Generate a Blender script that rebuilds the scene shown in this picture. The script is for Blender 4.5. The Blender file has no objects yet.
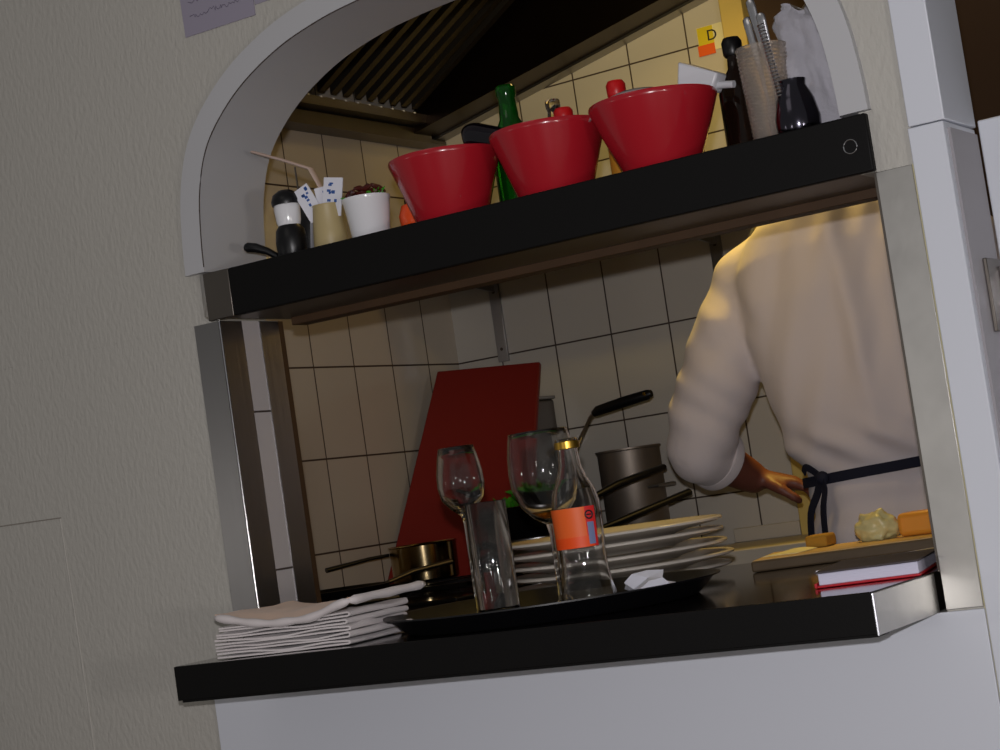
import bpy, bmesh, math, random
from mathutils import Vector, Matrix, noise
random.seed(7)
PI = math.pi
scene = bpy.context.scene
COL = scene.collection
ORG = {}

# ------------------------------------------------------------------ helpers
def lin(c):
    def f(v):
        v = v / 255.0
        return v / 12.92 if v <= 0.04045 else ((v + 0.055) / 1.055) ** 2.4
    return (f(c[0]), f(c[1]), f(c[2]), 1.0)

def mat(name, rgb, rough=0.5, metal=0.0, bump=0.0, bscale=60.0, stretch=(1, 1, 1), var=0.0, vscale=8.0,
        spec=0.5, trans=0.0, ior=1.45, alpha=1.0, coat=0.0, emit=None, aniso=0.0, sheen=0.0, bdist=0.002, sss=0.0):
    m = bpy.data.materials.new(name); m.use_nodes = True
    nt = m.node_tree; b = nt.nodes['Principled BSDF']
    b.inputs['Base Color'].default_value = lin(rgb)
    b.inputs['Roughness'].default_value = rough
    b.inputs['Metallic'].default_value = metal
    b.inputs['Specular IOR Level'].default_value = spec
    b.inputs['Transmission Weight'].default_value = trans
    b.inputs['IOR'].default_value = ior
    b.inputs['Alpha'].default_value = alpha
    b.inputs['Coat Weight'].default_value = coat
    b.inputs['Anisotropic'].default_value = aniso
    b.inputs['Sheen Weight'].default_value = sheen
    b.inputs['Subsurface Weight'].default_value = sss
    if sss: b.inputs['Subsurface Scale'].default_value = 0.01
    if emit:
        b.inputs['Emission Color'].default_value = lin(emit[0]); b.inputs['Emission Strength'].default_value = emit[1]
    tc = nt.nodes.new('ShaderNodeTexCoord'); mp = nt.nodes.new('ShaderNodeMapping')
    mp.inputs['Scale'].default_value = stretch
    nt.links.new(tc.outputs['Object'], mp.inputs['Vector'])
    if bump:
        n = nt.nodes.new('ShaderNodeTexNoise'); n.inputs['Scale'].default_value = bscale; n.inputs['Detail'].default_value = 4
        nt.links.new(mp.outputs['Vector'], n.inputs['Vector'])
        bp = nt.nodes.new('ShaderNodeBump'); bp.inputs['Strength'].default_value = bump; bp.inputs['Distance'].default_value = bdist
        nt.links.new(n.outputs['Fac'], bp.inputs['Height']); nt.links.new(bp.outputs['Normal'], b.inputs['Normal'])
    if var:
        n2 = nt.nodes.new('ShaderNodeTexNoise'); n2.inputs['Scale'].default_value = vscale; n2.inputs['Detail'].default_value = 3
        nt.links.new(mp.outputs['Vector'], n2.inputs['Vector'])
        mx = nt.nodes.new('ShaderNodeMix'); mx.data_type = 'RGBA'
        c = lin(rgb)
        mx.inputs['A'].default_value = tuple(v * (1 - var) for v in c[:3]) + (1,)
        mx.inputs['B'].default_value = tuple(min(1, v * (1 + var)) for v in c[:3]) + (1,)
        nt.links.new(n2.outputs['Fac'], mx.inputs['Factor']); nt.links.new(mx.outputs['Result'], b.inputs['Base Color'])
    return m

def tile_mat(name, axis, off_h, off_v, rgb, grout):
    m = bpy.data.materials.new(name); m.use_nodes = True
    nt = m.node_tree; b = nt.nodes['Principled BSDF']
    g = nt.nodes.new('ShaderNodeNewGeometry'); sp = nt.nodes.new('ShaderNodeSeparateXYZ')
    nt.links.new(g.outputs['Position'], sp.inputs[0])
    cb = nt.nodes.new('ShaderNodeCombineXYZ')
    nt.links.new(sp.outputs[axis], cb.inputs[0]); nt.links.new(sp.outputs['Z'], cb.inputs[1])
    mp = nt.nodes.new('ShaderNodeMapping'); mp.inputs['Location'].default_value = (-off_h + 15, -off_v + 20, 0)
    nt.links.new(cb.outputs[0], mp.inputs['Vector'])
    br = nt.nodes.new('ShaderNodeTexBrick'); br.offset = 0; br.squash = 1
    br.inputs['Scale'].default_value = 1; br.inputs['Brick Width'].default_value = .15; br.inputs['Row Height'].default_value = .2
    br.inputs['Mortar Size'].default_value = .0022; br.inputs['Mortar Smooth'].default_value = .35
    c = lin(rgb)
    br.inputs['Color1'].default_value = c; br.inputs['Color2'].default_value = tuple(v * .95 for v in c[:3]) + (1,)
    br.inputs['Mortar'].default_value = lin(grout)
    nt.links.new(mp.outputs[0], br.inputs['Vector']); nt.links.new(br.outputs['Color'], b.inputs['Base Color'])
    ns = nt.nodes.new('ShaderNodeTexNoise'); ns.inputs['Scale'].default_value = 14; ns.inputs['Detail'].default_value = 1
    nt.links.new(cb.outputs[0], ns.inputs['Vector'])
    b1 = nt.nodes.new('ShaderNodeBump'); b1.inputs['Strength'].default_value = .25; b1.inputs['Distance'].default_value = .002
    nt.links.new(ns.outputs['Fac'], b1.inputs['Height'])
    b2 = nt.nodes.new('ShaderNodeBump'); b2.invert = True; b2.inputs['Strength'].default_value = .6; b2.inputs['Distance'].default_value = .002
    nt.links.new(br.outputs['Fac'], b2.inputs['Height']); nt.links.new(b1.outputs[0], b2.inputs['Normal'])
    nt.links.new(b2.outputs[0], b.inputs['Normal'])
    mr = nt.nodes.new('ShaderNodeMapRange'); mr.inputs[3].default_value = .16; mr.inputs[4].default_value = .8
    nt.links.new(br.outputs['Fac'], mr.inputs[0]); nt.links.new(mr.outputs[0], b.inputs['Roughness'])
    return m

def org_of(o):
    while o.parent: o = o.parent
    return ORG.get(o.name, Vector((0, 0, 0)))

def obj(name, bm, material, parent=None, origin=None, smooth=True, bevel=0.0, angle=40, subsurf=0, seg=2):
    """link a bmesh given in world coordinates as ONE mesh object"""
    me = bpy.data.meshes.new(name)
    bmesh.ops.recalc_face_normals(bm, faces=bm.faces)
    off = org_of(parent) if parent else Vector(origin or (0, 0, 0))
    bmesh.ops.translate(bm, vec=-off, verts=bm.verts)
    if smooth:
        for f in bm.faces: f.smooth = True
        for e in bm.edges:
            if len(e.link_faces) == 2 and e.calc_face_angle(0) > math.radians(angle): e.smooth = False
    bm.to_mesh(me); bm.free()
    mats = material if isinstance(material, (list, tuple)) else [material]
    for mm in mats: me.materials.append(mm)
    o = bpy.data.objects.new(name, me); COL.objects.link(o)
    if parent: o.parent = parent
    else:
        o.location = off; ORG[o.name] = off.copy()
    if bevel:
        md = o.modifiers.new('Bevel', 'BEVEL'); md.width = bevel; md.segments = seg; md.limit_method = 'ANGLE'; md.angle_limit = math.radians(35)
    if subsurf:
        md = o.modifiers.new('Subdivision', 'SUBSURF'); md.levels = subsurf; md.render_levels = subsurf
    return o

def tag(o, label=None, cat=None, group=None, kind=None):
    if label: o['label'] = label
    if cat: o['category'] = cat
    if group: o['group'] = group
    if kind: o['kind'] = kind
    return o

def thing(name, loc, label, cat, group=None):
    o = bpy.data.objects.new(name, None); COL.objects.link(o); o.location = loc
    o.empty_display_size = .05
    ORG[o.name] = Vector(loc)
    return tag(o, label, cat, group)

def copy_tree(o, loc, rotz=None, label=None):
    c = o.copy(); COL.objects.link(c); c.location = loc
    if rotz is not None: c.rotation_euler.z = rotz
    if label: c['label'] = label
    ORG[c.name] = Vector(loc)
    for ch in list(o.children):
        d = ch.copy(); COL.objects.link(d); d.parent = c
        for g in list(ch.children):
            e = g.copy(); COL.objects.link(e); e.parent = d
    return c

def B(): return bmesh.new()

def add_box(bm, x0, x1, y0, y1, z0, z1, M=None):
    vs = [bm.verts.new((x, y, z)) for x in (x0, x1) for y in (y0, y1) for z in (z0, z1)]
    for f in ((0, 1, 3, 2), (4, 6, 7, 5), (0, 4, 5, 1), (2, 3, 7, 6), (0, 2, 6, 4), (1, 5, 7, 3)):
        bm.faces.new([vs[i] for i in f])
    if M is not None: bmesh.ops.transform(bm, matrix=M, verts=vs)
    return vs
def box(*a, M=None):
    bm = B(); add_box(bm, *a, M=M); return bm

def add_hex(bm, c8):
    """8 corners: bottom 4 ccw, top 4 ccw"""
    vs = [bm.verts.new(c) for c in c8]
    for f in ((3, 2, 1, 0), (4, 5, 6, 7), (0, 1, 5, 4), (1, 2, 6, 5), (2, 3, 7, 6), (3, 0, 4, 7)):
        bm.faces.new([vs[i] for i in f])

def add_lathe(bm, prof, c=(0, 0, 0), n=40, M=None, sx=1, sy=1, closed=False):
    """profile of (r, z); r==0 collapses to a pole"""
    rings = []; allv = []
    for r, z in prof:
        if r < 1e-6:
            v = bm.verts.new((0, 0, z)); rings.append([v]); allv.append(v)
        else:
            ring = [bm.verts.new((r * math.cos(2 * PI * i / n) * sx, r * math.sin(2 * PI * i / n) * sy, z)) for i in range(n)]
            rings.append(ring); allv += ring
    prs = list(zip(rings, rings[1:])) + ([(rings[-1], rings[0])] if closed else [])
    for a, b in prs:
        for i in range(n):
            j = (i + 1) % n
            if len(a) == 1 and len(b) == 1: continue
            if len(a) == 1: bm.faces.new((a[0], b[j], b[i]))
            elif len(b) == 1: bm.faces.new((a[i], a[j], b[0]))
            else: bm.faces.new((a[i], a[j], b[j], b[i]))
    T = Matrix.Translation(c)
    if M is not None: T = T @ M
    bmesh.ops.transform(bm, matrix=T, verts=allv)
    return allv
def lathe(prof, c=(0, 0, 0), **k):
    bm = B(); add_lathe(bm, prof, c, **k); return bm

def add_tube(bm, pts, rad, n=12, flat=1.0, cap=True, up=(0, 0, 1)):
    pts = [Vector(p) for p in pts]
    rads = rad if isinstance(rad, (list, tuple)) else [rad] * len(pts)
    rings = []
    for i, p in enumerate(pts):
        t = (pts[min(i + 1, len(pts) - 1)] - pts[max(i - 1, 0)]).normalized()
        u = Vector(up)
        if abs(t.dot(u)) > .95: u = Vector((1, 0, 0))
        s = t.cross(u).normalized(); w = s.cross(t).normalized()
        r = rads[i]
        rings.append([bm.verts.new(p + s * math.cos(2 * PI * k / n) * r + w * math.sin(2 * PI * k / n) * r * flat) for k in range(n)])
    for a, b in zip(rings, rings[1:]):
        for k in range(n): bm.faces.new((a[k], a[(k + 1) % n], b[(k + 1) % n], b[k]))
    if cap:
        bm.faces.new(list(reversed(rings[0]))); bm.faces.new(rings[-1])
def tube(pts, rad, **k):
    bm = B(); add_tube(bm, pts, rad, **k); return bm

def add_prism(bm, poly, axis, a, b):
    """extrude polygon (2D pts) along axis ('X','Y','Z') from a to b"""
    def P(u, v, w):
        return {'Y': (u, w, v), 'X': (w, u, v), 'Z': (u, v, w)}[axis]
    A = [bm.verts.new(P(u, v, a)) for u, v in poly]; Bv = [bm.verts.new(P(u, v, b)) for u, v in poly]
    bm.faces.new(A); bm.faces.new(list(reversed(Bv)))
    n = len(poly)
    for i in range(n): bm.faces.new((A[i], Bv[i], Bv[(i + 1) % n], A[(i + 1) % n]))
def prism(poly, axis, a, b):
    bm = B(); add_prism(bm, poly, axis, a, b); return bm

def smooth_curve(pts, k=8):
    """Catmull-Rom through points"""
    out = []; P = [Vector(p) for p in pts]
    for i in range(len(P) - 1):
        p0 = P[max(i - 1, 0)]; p1 = P[i]; p2 = P[i + 1]; p3 = P[min(i + 2, len(P) - 1)]
        for s in range(k):
            t = s / k
            out.append(.5 * ((2 * p1) + (p2 - p0) * t + (2 * p0 - 5 * p1 + 4 * p2 - p3) * t * t + (3 * p1 - p0 - 3 * p2 + p3) * t ** 3))
    out.append(P[-1]); return out

def cloth_grid(nx, ny, f, th=.0015):
    """thin closed sheet from f(u,v)->Vector"""
    bm = B()
    g = [[bm.verts.new(f(i / nx, j / ny)) for j in range(ny + 1)] for i in range(nx + 1)]
    for i in range(nx):
        for j in range(ny): bm.faces.new((g[i][j], g[i + 1][j], g[i + 1][j + 1], g[i][j + 1]))
    bmesh.ops.recalc_face_normals(bm, faces=bm.faces)
    bmesh.ops.solidify(bm, geom=list(bm.faces), thickness=th)
    return bm

def rotm(x=0, y=0, z=0):
    return Matrix.Rotation(z, 4, 'Z') @ Matrix.Rotation(y, 4, 'Y') @ Matrix.Rotation(x, 4, 'X')

# ------------------------------------------------------------------ materials
M = {}
M['plaster'] = mat('plaster', (180, 177, 170), .75, bump=.7, bscale=110, stretch=(1.3, 1.3, .6), bdist=.003, var=.04, vscale=3)
M['lam'] = mat('white_laminate', (208, 211, 220), .38)
M['lam_dark'] = mat('grey_laminate', (150, 146, 150), .4)
M['lam_arch'] = mat('arch_laminate', (184, 184, 187), .42)
M['steel'] = mat('brushed_steel', (150, 148, 148), .33, 1.0, bump=.15, bscale=120, stretch=(1, 1, .02), var=.12, vscale=6)
M['steel_worn'] = mat('worn_steel', (196, 194, 190), .42, 1.0, bump=.2, bscale=25, var=.2, vscale=14)
M['steel_dark'] = mat('dull_steel', (112, 106, 100), .42, 1.0, bump=.1, bscale=60, var=.15)
M['steel_dull'] = mat('dull_pot_steel', (140, 130, 120), .5, .85, bump=.1, bscale=60)
M['chrome'] = mat('polished_steel', (225, 225, 230), .2, 1.0)
M['black_top'] = mat('black_polished_worktop', (16, 14, 14), .09, spec=.6, var=.2, vscale=90)
M['black_edge'] = mat('black_laminate_edge', (7, 6, 6), .6, spec=.25, bump=.3, bscale=300, bdist=.0005)
M['black_pl'] = mat('black_plastic', (12, 12, 15), .35)
M['tray'] = mat('black_tray', (10, 10, 14), .4, bump=.1, bscale=200, bdist=.0004)
M['pan'] = mat('blackened_pan', (20, 18, 18), .3, .4)
M['tile_back'] = tile_mat('tile_back', 'X', -.3834, 1.5096, (196, 190, 180), (72, 60, 52))
M['tile_left'] = tile_mat('tile_left', 'Y', 1.5516, 1.5096, (196, 184, 168), (72, 56, 46))
M['tile_rev'] = mat('reveal_tile', (186, 180, 180), .25)
M['grout'] = mat('grout', (70, 60, 55), .9)
M['wood_brown'] = mat('brown_wood', (66, 45, 25), .6, var=.2, vscale=4, stretch=(6, 6, 1))
M['cream_paint'] = mat('cream_painted_wood', (205, 180, 105), .5)
M['dark_room'] = mat('dark_brown_paint', (62, 44, 30), .8)
M['ceil'] = mat('ceiling_paint', (150, 140, 125), .8)
M['floor'] = mat('floor_tiles', (96, 78, 64), .5, var=.1)
M['red_ceramic'] = mat('red_glazed_ceramic', (166, 26, 38), .22, coat=.3)
M['red_in'] = mat('red_glazed_inner', (160, 20, 26), .2)
M['white_cer'] = mat('white_ceramic', (226, 226, 230), .14, coat=.3)
M['plate'] = mat('plate_porcelain', (214, 206, 196), .2, coat=.3)
M['glass'] = mat('clear_glass', (252, 252, 252), .04, trans=1.0, ior=1.45)
M['green_glass'] = mat('green_glass', (20, 110, 28), .05, trans=.75, ior=1.45)
M['amber_glass'] = mat('dark_bottle_glass', (30, 18, 12), .08, trans=.3)
M['label_o'] = mat('orange_label', (236, 100, 34), .5)
M['label_o2'] = mat('deep_orange_label', (238, 78, 10), .5)
M['label_r'] = mat('red_label', (215, 40, 40), .5)
M['label_b'] = mat('blue_grey_label', (120, 130, 170), .5)
M['ink'] = mat('dark_ink', (28, 28, 40), .6)
M['ink_b'] = mat('blue_ink', (50, 90, 160), .6)
M['ink_g'] = mat('faded_ink', (112, 106, 122), .7)
M['paper'] = mat('white_paper', (222, 222, 232), .7, bump=.2, bscale=40)
M['lilac'] = mat('lilac_paper', (150, 144, 160), .7)
M['napkin'] = mat('folded_napkin_cloth', (214, 206, 206), .85, bump=.3, bscale=400, bdist=.0005, sheen=.2)
M['napkin_in'] = mat('peach_napkin_cloth', (226, 192, 168), .85, bump=.3, bscale=400, bdist=.0005, sheen=.2)
M['towel'] = mat('grey_towel', (176, 174, 182), .95, bump=.6, bscale=220, bdist=.002, sheen=.4)
M['redboard'] = mat('red_chopping_board', (124, 26, 18), .5, bump=.15, bscale=200, bdist=.0005)
M['woodboard'] = mat('wooden_board', (196, 160, 104), .55, var=.15, vscale=5, stretch=(1, 12, 4))
M['boardedge'] = mat('worn_board_edge', (92, 76, 56), .7, var=.25, vscale=12, stretch=(1, 3, 6))
M['jacket'] = mat('white_cotton_jacket', (206, 196, 196), .85, bump=.25, bscale=500, bdist=.0004, sheen=.15)
M['navy'] = mat('navy_apron_tape', (16, 18, 38), .8)
M['skin'] = mat('skin', (118, 70, 56), .5, sss=.05, var=.06, vscale=20)
M['hair'] = mat('dark_hair', (30, 20, 14), .6, bump=.6, bscale=150)
M['trouser'] = mat('checked_grey_trousers', (60, 60, 66), .85)
M['shoe'] = mat('black_shoe', (14, 14, 14), .4)
M['eye'] = mat('eye_white', (230, 228, 224), .2)
M['lip'] = mat('lips', (150, 74, 66), .5)
M['beige'] = mat('beige_ceramic', (178, 160, 116), .45)
M['orange'] = mat('orange_plastic', (232, 78, 20), .3, coat=.3)
M['redcap'] = mat('red_plastic_cap', (205, 24, 28), .35)
M['green_leaf'] = mat('green_leaf', (60, 150, 30), .5, var=.3, vscale=30)
M['darkred'] = mat('dried_chilli', (74, 22, 16), .4, var=.4, vscale=50)
M['aubergine'] = mat('aubergine_skin', (14, 10, 20), .12, coat=.5)
M['stem_green'] = mat('aubergine_calyx', (30, 60, 24), .6)
M['cheese'] = mat('orange_cheese', (226, 150, 52), .4, sss=.1)
M['sponge'] = mat('ochre_sponge', (176, 130, 44), .9, bump=.8, bscale=120)
M['crumple'] = mat('crumpled_wrap', (206, 196, 140), .35, bump=.5, bscale=60, coat=.3, bdist=.004)
M['redbook'] = mat('red_cover', (186, 24, 40), .35)
M['pages'] = mat('white_pages', (208, 206, 226), .7, bump=.4, bscale=60, stretch=(1, 1, 14))
M['pagesdark'] = mat('dark_book_cloth', (70, 62, 66), .6)
M['plastic_cl'] = mat('frosted_plastic', (232, 232, 238), .3, trans=.2)
M['ribbed'] = mat('ribbed_clear_plastic', (225, 215, 205), .15, trans=.8, ior=1.2)
M['yellow'] = mat('yellow_label', (222, 200, 40), .5)
M['cream'] = mat('cream_label', (232, 224, 180), .5)
M['stick'] = mat('pale_wood', (206, 182, 170), .6)
M['caulk'] = mat('yellowed_caulk', (196, 188, 150), .8, bump=.5, bscale=80)
M['crack'] = mat('wall_crack', (140, 134, 126), .9)
M['grease'] = mat('hood_filter_steel', (58, 48, 42), .35, 1.0, var=.2)
M['juice'] = mat('orange_drink', (220, 130, 30), .1, trans=.6, ior=1.33)
M['butter'] = mat('cream_drawer', (190, 182, 168), .6)

def S(o): return tag(o, kind='structure')

# ------------------------------------------------------------------ arch curve
half = [(-.0, 1.50), (.001, 1.56), (.004, 1.62), (.013, 1.684), (.034, 1.741), (.070, 1.785), (.124, 1.826), (.196, 1.860), (.270, 1.880), (.336, 1.890), (.42, 1.897), (.511, 1.900)]
half = [(x - .007, z) for x, z in half]
CX = .504
inner = half + [(2 * CX - x, z) for x, z in reversed(half[:-1])]
inner = [(v.x, v.y) for v in smooth_curve([(a, b, 0) for a, b in inner], 5)]
def offset_curve(c, d):
    out = []
    for i, (x, z) in enumerate(c):
        a = Vector(c[max(i - 1, 0)]); b = Vector(c[min(i + 1, len(c) - 1)])
        t = (b - a).normalized(); out.append((x - t.y * d, z + t.x * d))
    return out
outer = offset_curve(inner, .037)
midc = offset_curve(inner, .02)

# ------------------------------------------------------------------ front wall with arched hatch
WT = .14
def arch_z(x, c):
    for (x0, z0), (x1, z1) in zip(c, c[1:]):
        if x0 <= x <= x1 and x1 > x0: return z0 + (z1 - z0) * (x - x0) / (x1 - x0)
    return 1.6
def front_wall():
    bm = B()
    L, Rr = 0.0, 1.045
    # opening outline from bottom-left, up the left jamb, over the arch and down
    up = [p for p in midc if p[1] > 1.5]
    path = [(L, .95), (L, 1.49)] + [(-.016, 1.4901)] + up + [(2 * CX + .016, 1.4901)] + [(Rr, 1.49), (Rr, .95)]
    outl = [(-3.2, 0), (-3.2, 2.7), (1.1, 2.7), (1.1, 0)]
    # strips
    quads = []
    def q(*p): quads.append(p)
    f = lambda p: bm.verts.new((p[0], 0, p[1]))
    n = len(path)
    top = []
    for (x0, z0), (x1, z1) in zip(path[3:-4], path[4:-3]):
        q((x0, z0), (x1, z1), (x1, 2.7), (x0, 2.7))
    xs = path[3][0]; xe = path[-4][0]
    q((-3.2, 0), (L, 0), (L, .95), (-3.2, .95)); q((-3.2, .95), (L, .95), (L, 1.49), (-3.2, 1.49))
    q((-3.2, 1.49), (-.016, 1.4901), up[0], (xs, 2.7), (-3.2, 2.7))
    q((L, 0), (Rr, 0), (Rr, .95), (L, .95))
    q((Rr, 0), (1.1, 0), (1.1, .95), (Rr, .95)); q((Rr, .95), (1.1, .95), (1.1, 1.49), (Rr, 1.49))
    q((2 * CX + .016, 1.4901), (1.1, 1.49), (1.1, 2.7), (xe, 2.7), up[-1])
    for p in quads:
        try: bm.faces.new([f(k) for k in p])
        except ValueError: pass
    bmesh.ops.remove_doubles(bm, verts=bm.verts, dist=.0006)
    r = bmesh.ops.extrude_face_region(bm, geom=list(bm.faces))
    vs = [v for v in r['geom'] if isinstance(v, bmesh.types.BMVert)]
    bmesh.ops.translate(bm, verts=vs, vec=(0, WT, 0))
    return bm
S(obj('wall_front', front_wall(), M['plaster'], smooth=False))
# arch lining / surround
bm = B()
A0 = [bm.verts.new((x, -.012, z)) for x, z in inner]; A1 = [bm.verts.new((x, -.012, z)) for x, z in outer]
B0 = [bm.verts.new((x, .142, z)) for x, z in inner]; B1 = [bm.verts.new((x, .142, z)) for x, z in outer]
n = len(inner)
zc = 1.565
for i in range(n - 1):
    bm.faces.new((A0[i], A0[i + 1], A1[i + 1], A1[i])); bm.faces.new((B0[i], B1[i], B1[i + 1], B0[i + 1]))
    bm.faces.new((A0[i], B0[i], B0[i + 1], A0[i + 1])); bm.faces.new((A1[i], A1[i + 1], B1[i + 1], B1[i]))
bm.faces.new((A0[0], A1[0], B1[0], B0[0])); bm.faces.new((A0[-1], B0[-1], B1[-1], A1[-1]))
for v in bm.verts:
    if v.co.z < zc: v.co.z = zc
bmesh.ops.remove_doubles(bm, verts=bm.verts, dist=.0002)
S(obj('trim_1', bm, M['lam_arch'], angle=50))
# thin dark joint line between band and lining
bm = B(); add_tube(bm, [(x + 0.0005, -.0122, z) for x, z in inner if z >= zc and x < .9], .0009, n=6)
S(obj('trim_2', bm, M['grout']))
# panels of the dining side
S(obj('trim_3', box(-.102, 1.0925, -.008, 0, 0, .9515), M['lam'], bevel=.001))
S(obj('trim_4', box(1.0945, 1.139, -.010, 0.112, 0, 1.5308), [M['lam']], bevel=.0015))
S(obj('trim_5', box(1.096, 1.1415, -.010, 0.112, 1.5322, 2.7), M['lam'], bevel=.0015))
S(obj('trim_6', box(1.0915, 1.0945, -.004, 0, .0, 1.4885), M['caulk']))
S(obj('trim_7', box(1.139, 1.1425, .004, .108, .0, 1.523), M['lam_dark']))
S(obj('wall_right', box(2.06, 3.4, 0, WT, 0, 2.7), M['plaster'], smooth=False))
# steel jambs
S(obj('trim_8', box(-.047, .0025, -.003, 0, 1.0, 1.489), M['steel']))
bm = box(0, .003, -.003, .049, 1.0, 1.489)
S(obj('trim_9', bm, M['steel']))
S(obj('trim_10', tube([(.0025, -.0025, 1.0), (.0025, -.0025, 1.489)], .0016, n=8), M['chrome']))
S(obj('trim_11', box(0, .0012, .049, .092, 1.0, 1.489), M['tile_rev']))
bm = B()
for z in (1.107, 1.348): add_box(bm, .0012, .0018, .049, .092, z, z + .003)
S(obj('trim_12', bm, M['grout'], smooth=False))
S(obj('trim_13', box(0, .003, .092, .138, 1.0, 1.489), M['steel']))
S(obj('trim_14', box(-.01, .003, .138, .15, 1.0, 1.489), M['wood_brown']))
S(obj('trim_15', box(1.0445, 1.0910, -.003, 0, .9535, 1.4885), M['steel_worn'], bevel=.0008))
S(obj('trim_16', box(1.042, 1.045, -.003, .138, 1.0, 1.4885), M['steel_dark']))

# ------------------------------------------------------------------ kitchen shell
S(obj('wall_left', box(-.757, -.657, WT, 1.784, 0, 2.7), M['tile_left'], smooth=False))
S(obj('wall_back', box(-.657, .17, 1.684, 1.784, 0, 2.7), M['tile_back'], smooth=False))
S(obj('wall_kitchen_back', box(.22, 3.4, 1.70, 1.80, 0, 2.7), M['dark_room'], smooth=False))
S(obj('trim_17', box(.168, .222, 1.655, 1.79, 0, 2.7), M['cream_paint'], bevel=.003))
S(obj('wall_kitchen_right', box(3.3, 3.4, WT, 1.7, 0, 2.7), M['dark_room'], smooth=False))
S(obj('ceiling', box(-.757, 3.4, 0, 1.80, 2.7, 2.8), M['ceil'], smooth=False))
S(obj('floor', box(-3.2, 3.4, -4.0, 1.8, -.1, 0), M['floor'], smooth=False))
# half-height swing door
d = S(obj('door_1', box(1.1435, 2.04, .1125, .140, .12, 1.541), M['lam'], bevel=.002))
h = obj('hinge', box(1.1425, 1.1475, .045, .112, 1.275, 1.365), M['steel_dark'], d, bevel=.001)
bm = B(); add_tube(bm, [(1.152, .090, 1.285), (1.152, .090, 1.355)], .007)
add_box(bm, 1.146, 1.165, .098, .114, 1.30, 1.34)
obj('hinge_barrel', bm, M['chrome'], h, bevel=.001)

# wall marks: crack and vertical ridge
S(obj('trim_18', tube([(-.75, -.0003, 1.246), (-.6, -.0004, 1.243), (-.52, -.0003, 1.240), (-.45, -.0004, 1.239), (-.372, -.0003, 1.2375)], .0011, n=6), M['crack']))
S(obj('trim_19', tube([(-.374, .0, 1.236), (-.370, .0, 1.1), (-.366, 0, .95), (-.364, 0, .5), (-.364, 0, 0.0)], .0016, n=6), M['plaster']))

# note pinned on the wall
t = thing('paper_note', (.10, -.004, 1.921), 'lilac sheet of paper with faint handwriting on the wall above the arch', 'note')
bm = B(); add_prism(bm, [(.012, 1.921), (.147, 1.921), (.150, 2.14), (.008, 2.14)], 'Y', -.0022, -.0004)
obj('sheet', bm, M['lilac'], t, smooth=False)
pts = []
for r0, zz in enumerate((1.950, 1.972, 1.990, 2.02, 2.05, 2.08, 2.11)):
    pts = [(.026, -.0026, zz)]; bm = B(); x = .028 + .02 * random.random()
    while x < .12:
        w = .004 + random.random() * .010
        pts += [(x + w * k / 4, -.0026, zz + random.uniform(-.004, .004)) for k in range(5)]; x += w + .004
    add_tube(bm, pts, .0006, n=4)
    obj('writing', bm, M['ink_g'], t)
t2 = obj('paper_note', prism([(.149, 1.936), (.30, 1.936), (.30, 2.14), (.151, 2.14)], 'Y', -.0015, -.0003), M['lilac'], origin=(.22, 0, 1.936), smooth=False)
tag(t2, 'second sheet of paper behind the top of the arch surround, right of the lilac one', 'note')

# ------------------------------------------------------------------ pass shelf
t = thing('pass_shelf', (.53, .08, 1.488), 'long black pass shelf with a steel capped left end under the arch', 'shelf')
obj('board', box(.0035, 1.041, -.008, .19, 1.492, 1.559), M['steel_dark'], t, bevel=.002)
obj('front_edge', box(.045, 1.049, -.020, -.008, 1.489, 1.5605), M['black_edge'], t, bevel=.002)
o = obj('end_cap', box(-.003, .0455, -.0205, -.0075, 1.489, 1.5605), M['steel_dark'], t, bevel=.001); o['label'] = 'steel end cap'
obj('underside_rail', box(.02, 1.03, .15, .188, 1.480, 1.4925), M['wood_brown'], t, bevel=.001)
bm = B()
ring = [(1.0245 + .0085 * math.cos(a), -.0205, 1.5235 + .0085 * math.sin(a)) for a in [2 * PI * k / 28 for k in range(29)]]
add_tube(bm, ring, .0007, n=6)
obj('cable_grommet', bm, M['chrome'], t)

# ------------------------------------------------------------------ pass counter
t = thing('pass_counter', (.52, .1, .952), 'black polished serving counter jutting out of the hatch', 'counter')
bm = box(.0065, 1.0345, -.206, .72, .9525, 1.0)
obj('worktop', bm, M['black_top'], t, bevel=.0015)
obj('front_edge', box(.0065, 1.0345, -.2085, -.206, .9525, .9995), M['black_edge'], t, bevel=.0008)
obj('lower_lip', box(.014, 1.034, -.2075, -.17, .9495, .9525), M['black_edge'], t)
o = obj('end_plate', box(1.0345, 1.0372, -.2085, -.004, .9515, .9985), M['steel_worn'], t, bevel=.0006); o['label'] = 'worn steel end plate'
o = obj('corner_strip', tube([(1.0355, -.2085, .9515), (1.0355, -.2085, .9985)], .0016, n=8), M['chrome'], t); o['label'] = 'bright steel corner strip'

# kitchen worktops behind
bm = B(); add_prism(bm, [(-.655, .16), (.0045, .16), (.0045, 1.30), (.0045, 1.682), (-.655, 1.682)], 'Z', .955, .999)
t = thing('kitchen_worktop', (-.3, 1.2, 0), 'black kitchen worktop running along the tiled walls', 'worktop')
obj('top', bm, M['black_top'], t, bevel=.002)
bm = B(); add_prism(bm, [(-.655, .17), (-.02, .17), (-.02, 1.34), (.93, 1.34), (.93, 1.682), (-.655, 1.682)], 'Z', 0, .955)
obj('cabinet_body', bm, M['steel_dark'], t)

t = thing('steel_worktop', (.48, 1.5, 0), 'pale steel worktop along the back wall in front of the cook', 'worktop')
obj('top', box(.0065, .95, 1.30, 1.653, .960, .999), M['butter'], t, bevel=.003)
obj('splash_strip', box(.0065, .165, 1.660, 1.683, .999, 1.03), M['butter'], t, bevel=.002)
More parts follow.
